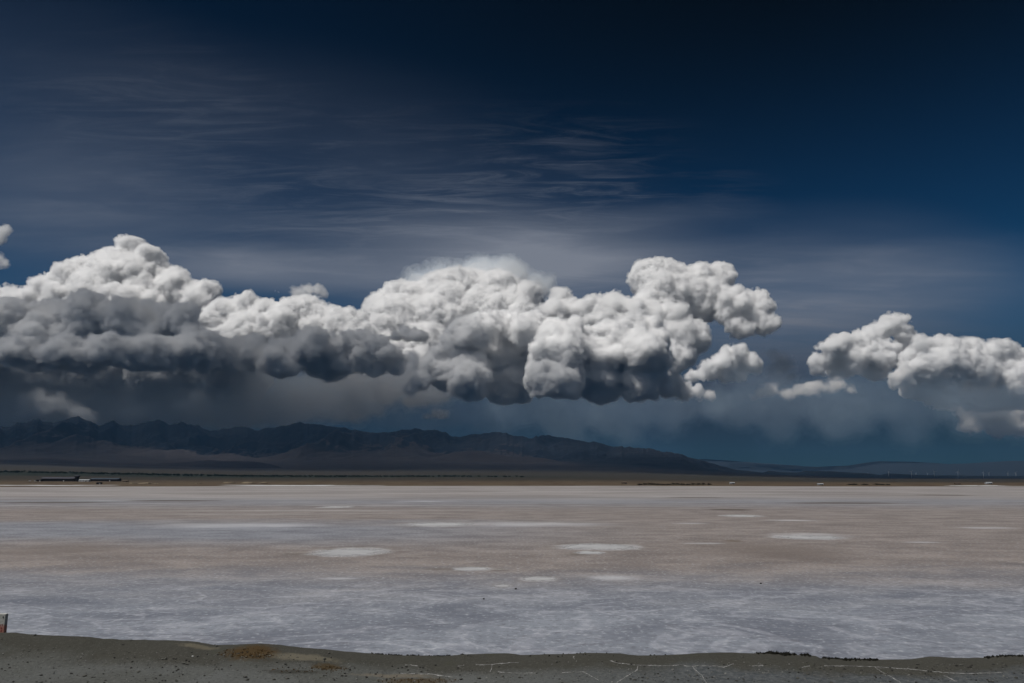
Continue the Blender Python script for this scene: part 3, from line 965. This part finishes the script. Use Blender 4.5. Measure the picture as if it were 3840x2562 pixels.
T = [(3335, 10400, 'leftmost of the bright near turbines on the right-hand plain'), (3420, 10600, 'second bright near turbine from the left on the right-hand plain'),
     (3506, 10500, 'third bright near turbine from the left on the right-hand plain'), (3595, 10200, 'rightmost and tallest of the four bright near turbines'),
     (3437, 15500, 'faint distant turbine just right of the second bright one'), (3480, 15800, 'faint distant turbine midway between the second and third bright ones'),
     (3690, 11800, 'dim turbine standing above the bright white shed on the shore'), (3711, 13500, 'fainter turbine close right of the dim one above the white shed'),
     (3255, 16500, 'faint one left of the bright ones before the low hills'), (3782, 12600, 'dim turbine second from the right edge'), (3812, 12300, 'dim turbine nearest to the right edge')]
protos = [turbine_parts(p_) for p_ in (0.25, 0.8, 1.45)]
used = set()
for i, (px, d_, label) in enumerate(T):
    src = protos[i % 3]
    if i % 3 not in used:
        used.add(i % 3)
        o = src
    else:
        o = src.copy()
        COL.objects.link(o)
        for ch in list(src.children):
            c_ = ch.copy()
            COL.objects.link(c_)
            c_.parent = o
    x, y, z = on_plain(px, d_)
    o.location = (x, y, z - 1.5)
    o.rotation_euler = (0, 0, R(25 - 9 * (i % 4)))
    tag(o, 'white wind turbine, ' + label, 'wind turbine', 'wind turbines on the plain')

# shrubs on the far shore: leafy clumps of many small faces
m_leaf = simple('dark_shrub_leaves', (0.020, 0.019, 0.011), 0.9, 0.15, 0.5, 1.2)
m_tree = simple('dark_tree_leaves', (0.012, 0.020, 0.010), 0.9, 0.15, 0.5, 0.4)
def leaf_cloud(rng, n, w, d, hgt, size):
    u_ = rng.normal(0, 1, (n, 3))
    u_ /= np.linalg.norm(u_, axis=1)[:, None]
    c_ = u_ * (rng.random((n, 1)) ** 0.4) * np.array((w / 2, d / 2, hgt / 2)) * (0.75 + 0.35 * np.sin(u_[:, :1] * 5 + u_[:, 2:] * 4))
    c_[:, 2] += hgt / 2
    e1 = rng.normal(0, 1, (n, 3)) * size
    e2 = rng.normal(0, 1, (n, 3)) * size
    return np.stack([c_ - e1, c_ + e2, c_ + e1], 1).reshape(-1, 3)
rng = np.random.default_rng(500)
shr = []
for px, d_, w_, h_ in [(2400, 1190, 5, 2.0), (2418, 1190, 6, 2.6), (2436, 1180, 6, 3.0), (2452, 1180, 6, 2.6), (2470, 1175, 7, 2.6), (2488, 1170, 6, 2.3), (2507, 1170, 7, 2.6), (2525, 1175, 7, 3.0),
                       (2543, 1180, 7, 3.2), (2560, 1175, 6, 2.6), (2580, 1170, 6, 2.2), (2600, 1175, 6, 2.4), (2620, 1180, 6, 3.1), (2638, 1180, 6, 2.6), (2660, 1180, 5, 1.8),
                       (3190, 1140, 8, 1.6), (3205, 1140, 8, 1.8), (3245, 1140, 7, 1.5), (3290, 1150, 9, 2.0), (3310, 1150, 8, 1.7), (3330, 1150, 6, 1.4)]:
    V = leaf_cloud(rng, 520, w_ * rng.uniform(1.5, 2.1), 5, h_ * rng.uniform(1.0, 1.6), 0.26)
    o = link_mesh('shrub', V, np.arange(len(V)).reshape(-1, 3), m_leaf, smooth=False)
    x, y, z = on_plain(px, d_)
    o.location = (x, y, z - 0.2)
    lab = 'dark shrub in the thicket along the far salt edge right of centre' if px < 2700 else 'low dark shrub on the far salt edge below the left turbines'
    tag(o, lab, 'shrub', 'shrubs in the far shore thicket' if px < 2700 else 'shrubs below the turbines')

# shelter belt of dark trees across the left of the plain
V = []
for k in range(760):
    px = rng.uniform(-300, 2000)
    if rng.random() < np.clip((px - 900) / 1200, 0, 0.9):
        continue
    d_ = rng.uniform(4300, 4700)
    x, y, z = on_plain(px, d_)
    V.append(leaf_cloud(rng, 60, rng.uniform(14, 30), 12, rng.uniform(5, 10), 1.6) + np.array((x, y, z)))
V = np.concatenate(V)
o = link_mesh('treeline', V, np.arange(len(V)).reshape(-1, 3), m_tree, smooth=False)
o['kind'] = 'stuff'

# ------------------------------------------------------------------ clouds
def surface_nets(f, origin, h):
    ins = f < 0
    shp = tuple(s - 1 for s in f.shape)
    acc = np.zeros(shp + (3,), np.float32)
    cnt = np.zeros(shp, np.float32)
    corners = [(i, j, k) for i in (0, 1) for j in (0, 1) for k in (0, 1)]
    view = {q: f[q[0]:q[0] + shp[0], q[1]:q[1] + shp[1], q[2]:q[2] + shp[2]] for q in corners}
    for q in corners:
        for ax in range(3):
            if q[ax]:
                continue
            r = list(q)
            r[ax] = 1
            a, b = view[q], view[tuple(r)]
            cross = (a < 0) != (b < 0)
            idx = np.nonzero(cross)
            t = a[idx] / (a[idx] - b[idx])
            for d in range(3):
                acc[idx + (np.full(len(t), d),)] += q[d] + (t if d == ax else 0)
            cnt[idx] += 1
    act = cnt > 0
    ids = np.full(shp, -1, np.int32)
    ids[act] = np.arange(act.sum())
    base = np.argwhere(act).astype(np.float32)
    V = (base + acc[act] / cnt[act][:, None]) * h + np.asarray(origin, np.float32)
    Q = []
    for ax in range(3):
        sl0 = [slice(None)] * 3
        sl1 = [slice(None)] * 3
        sl0[ax] = slice(0, -1)
        sl1[ax] = slice(1, None)
        a, b = ins[tuple(sl0)], ins[tuple(sl1)]
        e = np.argwhere(a != b)
        o1, o2 = [(1, 2), (2, 0), (0, 1)][ax]
        e = e[(e[:, o1] > 0) & (e[:, o2] > 0) & (e[:, o1] < shp[o1]) & (e[:, o2] < shp[o2])]
        flip = a[tuple(e.T)]
        u, v = np.zeros(3, int), np.zeros(3, int)
        u[o1], v[o2] = 1, 1
        q = np.stack([ids[tuple((e - u - v).T)], ids[tuple((e - v).T)], ids[tuple(e.T)], ids[tuple((e - u).T)]], 1)
        q[~flip] = q[~flip][:, ::-1]
        Q.append(q)
    return V, np.concatenate(Q)

def cloud_material(name, density, aniso=0.25, colr=(0.995, 0.995, 0.995)):
    m = bpy.data.materials.new(name)
    m.use_nodes = True
    nt = m.node_tree
    nt.nodes.clear()
    out = nt.nodes.new('ShaderNodeOutputMaterial')
    v = nt.nodes.new('ShaderNodeVolumeScatter')
    v.inputs['Color'].default_value = colr + (1,)
    v.inputs['Density'].default_value = density
    v.inputs['Anisotropy'].default_value = aniso
    nt.links.new(v.outputs[0], out.inputs['Volume'])
    return m
# each cloud is a thin ragged fringe round a denser body round a dense heart: (fringe, body, heart)
M_CLOUD = [cloud_material('cloud_fringe', 0.0032), cloud_material('cloud_body', 0.011), cloud_material('cloud_heart', 0.018)]
M_NEAR = [cloud_material('near_cloud_fringe', 0.0055), cloud_material('near_cloud_body', 0.015), cloud_material('near_cloud_heart', 0.030)]
M_THIN = [cloud_material('thin_cloud_fringe', 0.0010), cloud_material('thin_cloud_body', 0.0020), cloud_material('thin_cloud_heart', 0.0030)]
M_SCUD = [cloud_material('scud_fringe', 0.0010), cloud_material('scud_body', 0.0025), cloud_material('scud_heart', 0.005)]
M_SHADED_RAIN = [cloud_material('shaded_rain_fringe', 0.0004, 0.2, (0.74, 0.83, 0.93)), cloud_material('shaded_rain_veil', 0.0007, 0.2, (0.74, 0.83, 0.93)), cloud_material('shaded_rain_heart', 0.0010, 0.2, (0.74, 0.83, 0.93))]  # shade under the clouds put into the absorbing colour
M_SHADED_CLOUD = [cloud_material('shaded_cloud_fringe', 0.0018, 0.2, (0.95, 0.95, 0.96)), cloud_material('shaded_cloud_body', 0.006, 0.2, (0.95, 0.95, 0.96)), cloud_material('shaded_cloud_heart', 0.010, 0.2, (0.95, 0.95, 0.96))]  # shaded copy of the cloud volume, its grey put into the colour
M_SCRAP = [cloud_material('scrap_fringe', 0.004, 0.2, (0.86, 0.87, 0.90)), cloud_material('scrap_body', 0.012, 0.2, (0.86, 0.87, 0.90)), cloud_material('scrap_heart', 0.02, 0.2, (0.86, 0.87, 0.90))]  # the scrap's shade is put into its absorbing colour
M_VEIL = [cloud_material('veil_fringe', 0.00006, 0.2, (0.46, 0.60, 0.76)), cloud_material('veil_body', 0.00010, 0.2, (0.46, 0.60, 0.76)), cloud_material('veil_heart', 0.00012, 0.2, (0.46, 0.60, 0.76))]  # absorbing colour stands in for shade and keeps the veil dim
M_SHADE_DECK = cloud_material('shade_deck_volume', 0.0017, 0.3)  # volume of the added deck that shades the scene from overhead

def stamp(f, lo, h, C, Rr):
    """union small balls into the distance field"""
    n = np.array(f.shape)
    for q, r in zip(C, Rr):
        a = np.maximum(((q - r - 2 * h - lo) / h).astype(int), 0)
        b = np.minimum(((q + r + 2 * h - lo) / h).astype(int) + 2, n)
        if (b <= a).any():
            continue
        x = (np.arange(a[0], b[0]) * h + (lo[0] - q[0])).astype(np.float32)
        y = (np.arange(a[1], b[1]) * h + (lo[1] - q[1])).astype(np.float32)
        z = (np.arange(a[2], b[2]) * h + (lo[2] - q[2])).astype(np.float32)
        dd = np.sqrt((x * x)[:, None, None] + (y * y)[None, :, None] + (z * z)[None, None, :]) - np.float32(r)
        s_ = (slice(a[0], b[0]), slice(a[1], b[1]), slice(a[2], b[2]))
        np.minimum(f[s_], dd, out=f[s_])

def cloud(label, lumps, dist, base_py=None, vox=3.2, seed=0, mat=None, billow=(0.62, 0.30, 0.15), rough=1.0, fine=1.0, depth=0.8, shrink=0.80, soft=0.10, flat=1.0, fringe=1.0, lean=0.0):
    """A cumulus grown from lumps (px, py, radius px[, metres nearer or farther]): the lumps melt into one body, whose
    surface carries billows, which carry smaller billows; the underside is cut flat at the condensation level."""
    rng = np.random.default_rng(1000 + seed)
    sc = dist / F_PX
    h = vox * sc
    Cs, Rs = [], []
    top_py = min(l[1] for l in lumps)
    for l in lumps:
        px, py, r = l[:3]
        dd = dist + (l[3] if len(l) > 3 else rng.uniform(-1, 1) * depth * r * sc) - lean * (py - top_py) * sc
        Cs.append(at_range(px, py, dd))
        Rs.append(r * dd / F_PX * shrink)
    # lumps run together: smaller ones fill the saddles between neighbours
    base_n = len(Cs)
    for i in range(base_n):
        near_ = np.argsort([np.linalg.norm(Cs[i] - Cs[j]) for j in range(base_n)])[1:4]
        for j in near_:
            if np.linalg.norm(Cs[i] - Cs[j]) > 2.2 * (Rs[i] + Rs[j]):
                continue
            t = rng.uniform(0.25, 0.75)
            r = (Rs[i] * (1 - t) + Rs[j] * t) * rng.uniform(0.5, 0.95)
            Cs.append(Cs[i] * (1 - t) + Cs[j] * t + rng.normal(0, 0.22, 3) * r)
            Rs.append(r)
    # every lump is itself a knot of smaller lumps
    for q, r in list(zip(Cs, Rs)):
        for _ in range(8):
            d = rng.normal(0, 1, 3)
            d /= np.linalg.norm(d)
            d[2] = abs(d[2]) if rng.random() < 0.7 else d[2]
            rr = r * rng.uniform(0.25, 0.62)
            Cs.append(q + d * np.array((1, 1, flat)) * (r * rng.uniform(1.0, 1.22) - rr * 0.75))
            Rs.append(rr)
    C, Rr = np.array(Cs), np.array(Rs)
    zb = None if base_py is None else at_range(1920, base_py, dist)[2]
    grow = Rr[:, None] * (1.15 + soft)
    lo = (C - grow).min(0) - 4 * h
    hi = (C + grow).max(0) + 4 * h
    if zb is not None:
        lo[2] = max(lo[2], zb - 6 * h)
    n = np.maximum(np.ceil((hi - lo) / h).astype(int), 10)
    acc = np.zeros(n, np.float32)
    k = soft * float(np.mean(Rr))
    for q, r in zip(C, Rr):
        m = r + max(4 * k, 9 * h)
        a = np.maximum(((q - m - lo) / h).astype(int), 0)
        b = np.minimum(((q + m - lo) / h).astype(int) + 2, n)
        if (b <= a).any():
            continue
        x, y, z = ((np.arange(a[i], b[i]) * h + (lo[i] - q[i])).astype(np.float32) for i in range(3))
        z = z / flat
        dd = np.sqrt((x * x)[:, None, None] + (y * y)[None, :, None] + (z * z)[None, None, :]) - np.float32(r)
        acc[a[0]:b[0], a[1]:b[1], a[2]:b[2]] += np.exp(-np.clip(dd / k, -60, 60))
    f = -k * np.log(np.maximum(acc, 1e-26))
    np.minimum(f, 14 * h, out=f)
    del acc
    f += lattice(rng, n, max(6, 1.6 * float(np.mean(Rr)) / h)) * (0.30 * float(np.mean(Rr)) * rough)
    rm = float(np.mean(Rr))
    for lev, ratio in enumerate(billow):
        r0 = rm * ratio
        if r0 < 0.9 * h:
            break
        cand = np.argwhere(np.abs(f) < 0.55 * h)
        if zb is not None:
            cand = cand[cand[:, 2] * h + lo[2] > zb + 0.5 * r0]
        area = len(cand) * h * h * 0.9
        cnt = int(min(len(cand), 1.5 * area / (r0 * r0), 26000))
        cand = cand[rng.choice(len(cand), cnt, replace=False)]
        inn = np.clip(cand, 1, n - 2)
        i, j, kk = inn.T
        g = np.stack([f[i + 1, j, kk] - f[i - 1, j, kk], f[i, j + 1, kk] - f[i, j - 1, kk], f[i, j, kk + 1] - f[i, j, kk - 1]], 1)
        g /= np.linalg.norm(g, axis=1)[:, None] + 1e-6
        keep = (g[:, 2] > rng.uniform(-1.0, 0.15, cnt)) & (g[:, 1] < rng.uniform(0.1, 1.0, cnt))
        inn, g = inn[keep], g[keep]
        rr = r0 * rng.uniform(0.55, 1.25, len(inn)) ** 1.0
        # billows come in clusters: some parts of the surface bulge, some stay smooth
        patchy = lattice(rng, n, max(4, 2.2 * r0 / h))[tuple(inn.T)]
        rr *= np.clip(0.75 + 0.6 * patchy, 0.25, 1.3)
        cc = inn * h + lo + rng.uniform(-0.4, 0.4, (len(inn), 3)) * h - g * (rr * rng.uniform(0.15, 0.75, len(inn)))[:, None]
        stamp(f, lo, h, cc, rr)
    # crisp rounded bulges with sharp creases between, at ever smaller sizes
    calm = np.clip(0.55 + 1.1 * lattice(rng, n, 34), 0.08, 1.3)
    f -= (np.abs(lattice(rng, n, 30)) - 0.33) * (5.0 * h * rough)
    f -= (np.abs(lattice(rng, n, 15)) - 0.33) * (3.4 * h * rough)
    small = (np.abs(lattice(rng, n, 7.5)) - 0.33) * (2.4 * h * 0.5 * (rough + fine))
    small += (np.abs(lattice(rng, n, 4.0)) - 0.33) * (2.0 * h * fine)
    small += (np.abs(lattice(rng, n, 2.2)) - 0.33) * (1.3 * h * fine)
    f -= small * calm
    del small, calm
    gz = (lo[2] + np.arange(n[2]) * h).astype(np.float32)[None, None, :]
    if zb is not None:
        wav = lattice(rng, (n[0], n[1]), 26)[:, :, None] * 4.5 * h + lattice(rng, (n[0], n[1]), 9)[:, :, None] * 2.6 * h
        f = np.maximum(f, zb - gz + wav + lattice(rng, n, 5) * 1.3 * h)
    wisp = lattice(rng, n, 7) * 1.2 + lattice(rng, n, 3.2) * 1.3 + lattice(rng, n, 1.7) * 0.9
    V, Q, S, off = [], [], [], 0
    for k_, (lev, ragged) in enumerate(((1.6, 1.35 * fringe), (0.0, 0.6), (-2.8, 0.5))):
        g = f - (lev * fringe if k_ == 0 else lev) * h + wisp * (ragged * h)
        g[[0, -1]] = g[:, [0, -1]] = g[:, :, [0, -1]] = h
        if (g < 0).sum() < 30:
            continue
        v, q = surface_nets(g, lo, h)
        V.append(v)
        Q.append(q + off)
        S.append(np.full(len(q), k_))
        off += len(v)
    o = link_mesh('cloud', np.concatenate(V), np.concatenate(Q), mat or M_CLOUD, slots=np.concatenate(S))
    return tag(o, label, 'cloud', 'clouds over the mountains')

exec_clouds = True
if exec_clouds:
    cloud('tall brilliant white cumulus tower above the left end of the mountains',
          [(490, 955, 62), (430, 1010, 75), (560, 1010, 75), (350, 1030, 75), (270, 1060, 80), (170, 1085, 55), (500, 1060, 110), (380, 1100, 110), (640, 1050, 55),
           (675, 1078, 42), (100, 1130, 50), (600, 1120, 110), (250, 1150, 100), (770, 1100, 45), (740, 1150, 70), (480, 1180, 120), (40, 1160, 45), (10, 1105, 32)],
          41000, 1300, seed=1, lean=0.7, depth=0.4, rough=0.6)
    cloud('row of white cauliflower cloud tops between the left tower and the bright centre',
          [(930, 1155, 58), (860, 1185, 70), (990, 1185, 55), (780, 1230, 75), (1100, 1180, 60), (1170, 1190, 70), (1260, 1215, 60), (1330, 1215, 55), (900, 1260, 95), (1040, 1250, 90),
           (1180, 1260, 90), (1320, 1270, 80), (680, 1270, 70)],
          38000, 1360, seed=2, lean=0.8, depth=0.4, rough=0.6)
    cloud('broad bright white cloud dome at the centre under the cirrus fan',
          [(1430, 1170, 75), (1530, 1130, 85), (1640, 1110, 95), (1760, 1090, 95), (1860, 1105, 90), (1960, 1140, 80), (1500, 1220, 100), (1640, 1220, 120), (1800, 1210, 120),
           (1950, 1220, 90), (1430, 1260, 80), (1600, 1310, 100), (1500, 1350, 90), (1420, 1400, 70), (1560, 1430, 80)],
          43000, 1500, seed=3, lean=0.85, depth=0.3, rough=0.40, fine=0.75, soft=0.20)
    cloud('thin milky veil swelling up over the top of the bright white dome',
          [(1560, 1075, 60), (1660, 1050, 70), (1780, 1035, 75), (1900, 1045, 75), (2010, 1085, 60), (1720, 1090, 80), (1850, 1095, 80)],
          44500, None, vox=4, seed=23, mat=M_SHADED_RAIN, fringe=2.0, rough=1.0, soft=0.3)
    cloud('tall white cloud tower with blunt top right of the bright centre',
          [(2440, 1050, 85), (2520, 1045, 70), (2600, 1060, 70), (2700, 1045, 58), (2480, 1130, 120), (2620, 1130, 110), (2740, 1160, 80), (2840, 1165, 60), (2860, 1220, 48), (2110, 1130, 50),
           (2080, 1190, 65), (2180, 1185, 60), (2300, 1165, 65), (2250, 1215, 75), (2400, 1210, 90), (2510, 1240, 100), (2600, 1270, 70), (2540, 1330, 75), (2480, 1380, 70), (2780, 1230, 50)],
          37000, 1440, seed=4, lean=0.7, depth=0.3, rough=0.6)
    cloud('wide grey cloud bank with scalloped bright tops in front of the centre',
          [(1800, 1245, 70), (1880, 1235, 65), (1970, 1245, 70), (2060, 1270, 70), (1760, 1320, 100), (1930, 1330, 120), (2100, 1330, 110), (2250, 1350, 90), (1650, 1400, 75),
           (1760, 1420, 100), (1900, 1440, 110), (2080, 1440, 120), (2250, 1440, 100), (2400, 1450, 80), (2340, 1260, 65), (2410, 1245, 60), (2300, 1310, 75), (2420, 1320, 80), (2200, 1400, 90), (2380, 1390, 80), (1740, 1225, 38), (1830, 1205, 36), (1930, 1195, 34), (2010, 1205, 38), (2120, 1240, 40), (2190, 1270, 42),
           (2290, 1225, 36), (2370, 1205, 34), (2440, 1215, 32), (1690, 1290, 40), (1640, 1340, 36), (1600, 1390, 34), (1570, 1430, 30), (2470, 1270, 38), (2480, 1360, 50), (2560, 1470, 34), (1540, 1470, 28)],
          22500, 1500, seed=5, depth=1.3, mat=M_NEAR)
    cloud('big dark grey cloud mass filling the far left below the white tower',
          [(60, 1200, 70), (180, 1190, 75), (320, 1180, 80), (450, 1190, 80), (570, 1200, 72), (680, 1210, 62), (0, 1290, 100), (150, 1300, 120), (330, 1300, 130), (520, 1300, 120),
           (680, 1290, 90), (-150, 1250, 120), (80, 1360, 90, -2600), (250, 1350, 95, -3000), (420, 1350, 95, -2400), (600, 1340, 85, -1500), (760, 1330, 80), (-300, 1300, 140),
           (0, 1400, 150, 2500), (300, 1400, 160, 3000), (600, 1400, 150, 3000), (850, 1410, 120, 2800), (200, 1420, 170, 5500), (600, 1420, 160, 5500), (-250, 1400, 180, 3500), (900, 1420, 130, 5500)],
          21000, 1410, seed=6, depth=1.2, mat=M_NEAR)
    cloud('long grey flat-bottomed cloud between the dark left mass and the centre',
          [(820, 1330, 75), (930, 1320, 75), (1080, 1310, 65), (1170, 1300, 70), (1260, 1310, 60), (1360, 1285, 52), (1400, 1310, 55), (1450, 1325, 35), (880, 1370, 70), (1050, 1370, 80),
           (1220, 1365, 75), (1350, 1350, 60), (1480, 1332, 24), (1505, 1348, 18), (1440, 1372, 32), (1500, 1385, 22), (1400, 1395, 30), (1300, 1270, 30), (1150, 1275, 30), (1130, 1350, 60), (1010, 1350, 60), (1290, 1370, 60)],
          22000, 1418, seed=7, depth=1.4, mat=M_NEAR, flat=0.85)
    cloud('small ragged dark cloud scrap floating in front of the white dome',
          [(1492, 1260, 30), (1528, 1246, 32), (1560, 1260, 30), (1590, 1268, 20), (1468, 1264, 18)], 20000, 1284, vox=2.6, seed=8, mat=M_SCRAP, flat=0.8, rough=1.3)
    cloud('small thin cloud puff drifting above the white row against blue sky',
          [(1110, 1100, 28), (1150, 1085, 28), (1190, 1090, 24), (1140, 1120, 26), (1040, 1098, 8), (1215, 1105, 10)], 39000, None, vox=2.6, seed=9, mat=M_THIN)
    cloud('smooth grey rain cloud filling the gap behind the left half of the ridge',
          [(-150, 1520, 130), (60, 1530, 130), (260, 1540, 130), (460, 1530, 140), (660, 1530, 140), (860, 1530, 140), (1060, 1520, 130), (1240, 1510, 120), (1400, 1490, 100), (1540, 1480, 80), (1640, 1480, 50), (1720, 1470, 30),
           (100, 1440, 90), (500, 1440, 100), (900, 1430, 100), (1250, 1430, 80), (1450, 1430, 70)],
          24000, None, vox=5, seed=10, mat=M_SHADED_RAIN, flat=0.9, billow=(0.30, 0.14), soft=0.3, depth=0.5, rough=1.3, fringe=2.0)
    cloud('cream-lit ragged scud low behind the ridge at the left end',
          [(110, 1480, 32), (150, 1500, 40), (200, 1510, 45), (240, 1530, 45), (150, 1545, 45), (290, 1550, 40), (330, 1580, 38), (90, 1560, 40)],
          22800, None, vox=3, seed=19, mat=M_SCUD, flat=0.85, rough=1.6, soft=0.2, fringe=1.6)
    cloud('grey broken cloud low between the flat cloud base and the middle of the ridge',
          [(1240, 1430, 38), (1330, 1420, 42), (1400, 1395, 48), (1450, 1370, 40), (1500, 1410, 55), (1580, 1440, 55), (1350, 1470, 50), (1450, 1480, 60), (1560, 1490, 55), (1640, 1480, 45), (1530, 1370, 50)],
          25500, 1530, vox=3, seed=18, mat=M_SCUD, flat=0.8, rough=1.5, fringe=1.6)
    cloud('small pale scud scrap hanging just above the middle of the ridge',
          [(1630, 1555, 20), (1655, 1560, 24), (1600, 1565, 18), (1350, 1560, 18), (1320, 1570, 22)], 25000, None, vox=2.6, seed=20, mat=M_SCUD, flat=0.7, rough=1.6, fringe=1.6)
    cloud('knobbly white cloud with a small turret below the blunt tower',
          [(2740, 1325, 40), (2770, 1350, 45), (2700, 1380, 42), (2650, 1395, 40), (2600, 1410, 30), (2820, 1370, 42), (2740, 1400, 40)], 31500, 1432, vox=2.6, seed=11, rough=1.5)
    cloud('small flat-bottomed white cloud low beside the grey bank',
          [(2480, 1450, 36), (2540, 1455, 40), (2600, 1470, 34), (2420, 1478, 24), (2650, 1485, 22)], 30500, 1500, vox=2.6, seed=12, flat=0.75, fringe=1.4, rough=1.6)
    cloud('thin flat cloud strip under the leaning white cloud at right',
          [(2830, 1488, 12), (2865, 1478, 20), (2895, 1462, 26), (2945, 1480, 18), (3000, 1468, 24), (3040, 1476, 16), (3085, 1455, 27), (3140, 1448, 30), (3180, 1462, 18)], 32000, 1502, vox=2.6, seed=13, flat=0.7, shrink=1.0, mat=M_SCUD, fringe=1.5, rough=1.7)
    cloud('leaning white cloud with the tallest top of the right group',
          [(3370, 1212, 42), (3340, 1225, 48), (3280, 1265, 55), (3210, 1290, 50), (3150, 1290, 45), (3110, 1310, 42), (3390, 1260, 42), (3100, 1350, 45), (3200, 1350, 60), (3300, 1330, 65), (3060, 1385, 30),
           (3380, 1340, 55, 900), (3280, 1380, 60, 1200), (3160, 1385, 50, 900)],
          33000, 1405, vox=2.6, seed=14, rough=1.35)
    cloud('lumpy grey-topped cloud at the right edge beside the leaning white cloud',
          [(3460, 1295, 38), (3530, 1300, 38), (3640, 1300, 45), (3560, 1330, 55), (3720, 1320, 45), (3760, 1335, 45), (3820, 1350, 45), (3440, 1360, 55), (3560, 1390, 70), (3680, 1380, 75), (3800, 1410, 80),
           (3380, 1420, 40), (3900, 1380, 80), (3480, 1440, 60, 900), (3620, 1450, 70, 1200), (3760, 1460, 70, 1200), (3430, 1455, 45, 500), (3530, 1490, 55, 700), (3660, 1505, 65, 700), (3800, 1510, 75, 700), (3900, 1500, 80, 700)],
          32000, 1530, vox=3.0, seed=15, rough=1.3)
    cloud('dull grey cloud low at the right edge with ragged warm lit rim',
          [(3620, 1470, 45), (3700, 1450, 50), (3780, 1450, 55), (3840, 1470, 60), (3700, 1520, 60), (3820, 1540, 70), (3580, 1510, 45), (3930, 1500, 90), (3760, 1590, 60), (3640, 1580, 50), (3860, 1600, 60)],
          36000, 1640, seed=16, mat=M_SHADED_CLOUD, fringe=1.3)
    cloud('wide thin grey rain veil hanging below the right-hand clouds towards the horizon',
          [(2700, 1520, 90), (2820, 1490, 110), (2980, 1480, 120), (3160, 1480, 120), (3340, 1490, 120), (3520, 1500, 120), (3700, 1510, 120), (3880, 1510, 120), (4050, 1500, 120),
           (2900, 1590, 90), (3150, 1600, 90), (3400, 1600, 90), (3650, 1600, 90), (3850, 1600, 90)],
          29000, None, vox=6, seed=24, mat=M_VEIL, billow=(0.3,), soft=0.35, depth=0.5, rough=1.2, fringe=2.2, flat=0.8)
    cloud('wide dim rain veil trailing from the grey bank towards the ridge',
          [(1380, 1520, 90), (1520, 1530, 100), (1680, 1530, 110), (1860, 1530, 115), (2040, 1530, 115), (2220, 1530, 115), (2400, 1530, 110), (2560, 1530, 100), (2700, 1520, 80),
           (1600, 1610, 70), (1850, 1620, 75), (2100, 1630, 75), (2350, 1630, 70)],
          25500, None, vox=6, seed=25, mat=M_VEIL, billow=(0.3,), soft=0.35, depth=0.5, rough=1.2, fringe=2.2, flat=0.8)
    cloud('faint grey puff between the knobbly white cloud and the leaning white cloud',
          [(2900, 1340, 26), (2940, 1370, 34), (2890, 1400, 30), (2970, 1410, 30), (2920, 1430, 30)], 36000, None, vox=3.5, seed=22, mat=M_SHADED_RAIN, fringe=1.8, rough=1.4)
    cloud('faint cloud fragment high at the left edge of the sky',
          [(5, 865, 24), (20, 860, 18), (-10, 900, 26), (0, 970, 22), (15, 990, 14)], 40000, None, vox=2.6, seed=17, mat=M_THIN)

# unseen cloud deck added above the frame to shade the mountains and nearer clouds
def shade_deck(label, x0, x1, y0, y1, z0, z1, seed):
    rng = np.random.default_rng(seed)
    h = 260.0
    n = (int((x1 - x0) / h) + 8, int((y1 - y0) / h) + 8, int((z1 - z0) / 110) + 8)
    gx = (np.arange(n[0]) - 4) * h + x0
    gy = (np.arange(n[1]) - 4) * h + y0
    gz = (np.arange(n[2]) - 4) * 110.0 + z0
    ex = np.maximum(x0 + 2200 - gx, gx - x1 + 2200)[:, None]
    yend = np.interp(gx, (-8500, -6000), (y1, y1 - 4700))[:, None]
    ey = np.maximum(y0 + 700 - gy[None, :], gy[None, :] - yend + 700)
    edge = np.maximum(ex, ey) + lattice(rng, n[:2], 14) * 1500 + lattice(rng, n[:2], 6) * 800
    hole = lattice(rng, n[:2], 11) * 0.6 + lattice(rng, n[:2], 5) * 0.4
    half = (z1 - z0) / 2 * np.clip(-edge / 1800, -0.2, 1) * np.clip(0.75 + 0.75 * hole, 0.1, 1.2)
    f = np.abs(gz - (z0 + z1) / 2)[None, None, :] - half[:, :, None]
    f = f.astype(np.float32)
    f[[0, -1]] = f[:, [0, -1]] = f[:, :, [0, -1]] = 200
    V, Q = surface_nets(f, (0, 0, 0), 1.0)
    V = V * np.array((h, h, 110.0)) + np.array((gx[0], gy[0], gz[0]))
    return tag(link_mesh('cloud', V, Q, M_SHADE_DECK), label, 'cloud', 'clouds over the mountains')
shade_deck('added cloud deck overhead, out of view, to shade mountains and plain', -32000, 13000, 1500, 23400, 15700, 16700, 5)

# ------------------------------------------------------------------ haze
mz = bpy.data.materials.new('blue_haze')
mz.use_nodes = True
mz.node_tree.nodes.clear()
ho = mz.node_tree.nodes.new('ShaderNodeOutputMaterial')
hv = mz.node_tree.nodes.new('ShaderNodeVolumePrincipled')
hv.inputs['Color'].default_value = (0.10, 0.26, 0.50, 1)
hv.inputs['Density'].default_value = 1.35e-5
hv.inputs['Anisotropy'].default_value = 0.0
mz.node_tree.links.new(hv.outputs[0], ho.inputs['Volume'])
bm = bmesh.new()
bmesh.ops.create_cube(bm, size=1.0)
for v in bm.verts:
    v.co.x *= 92000
    v.co.y *= 92000
    v.co.z = -2.0 if v.co.z < 0 else 1750.0
link_bm('haze', bm, mz)['kind'] = 'stuff'
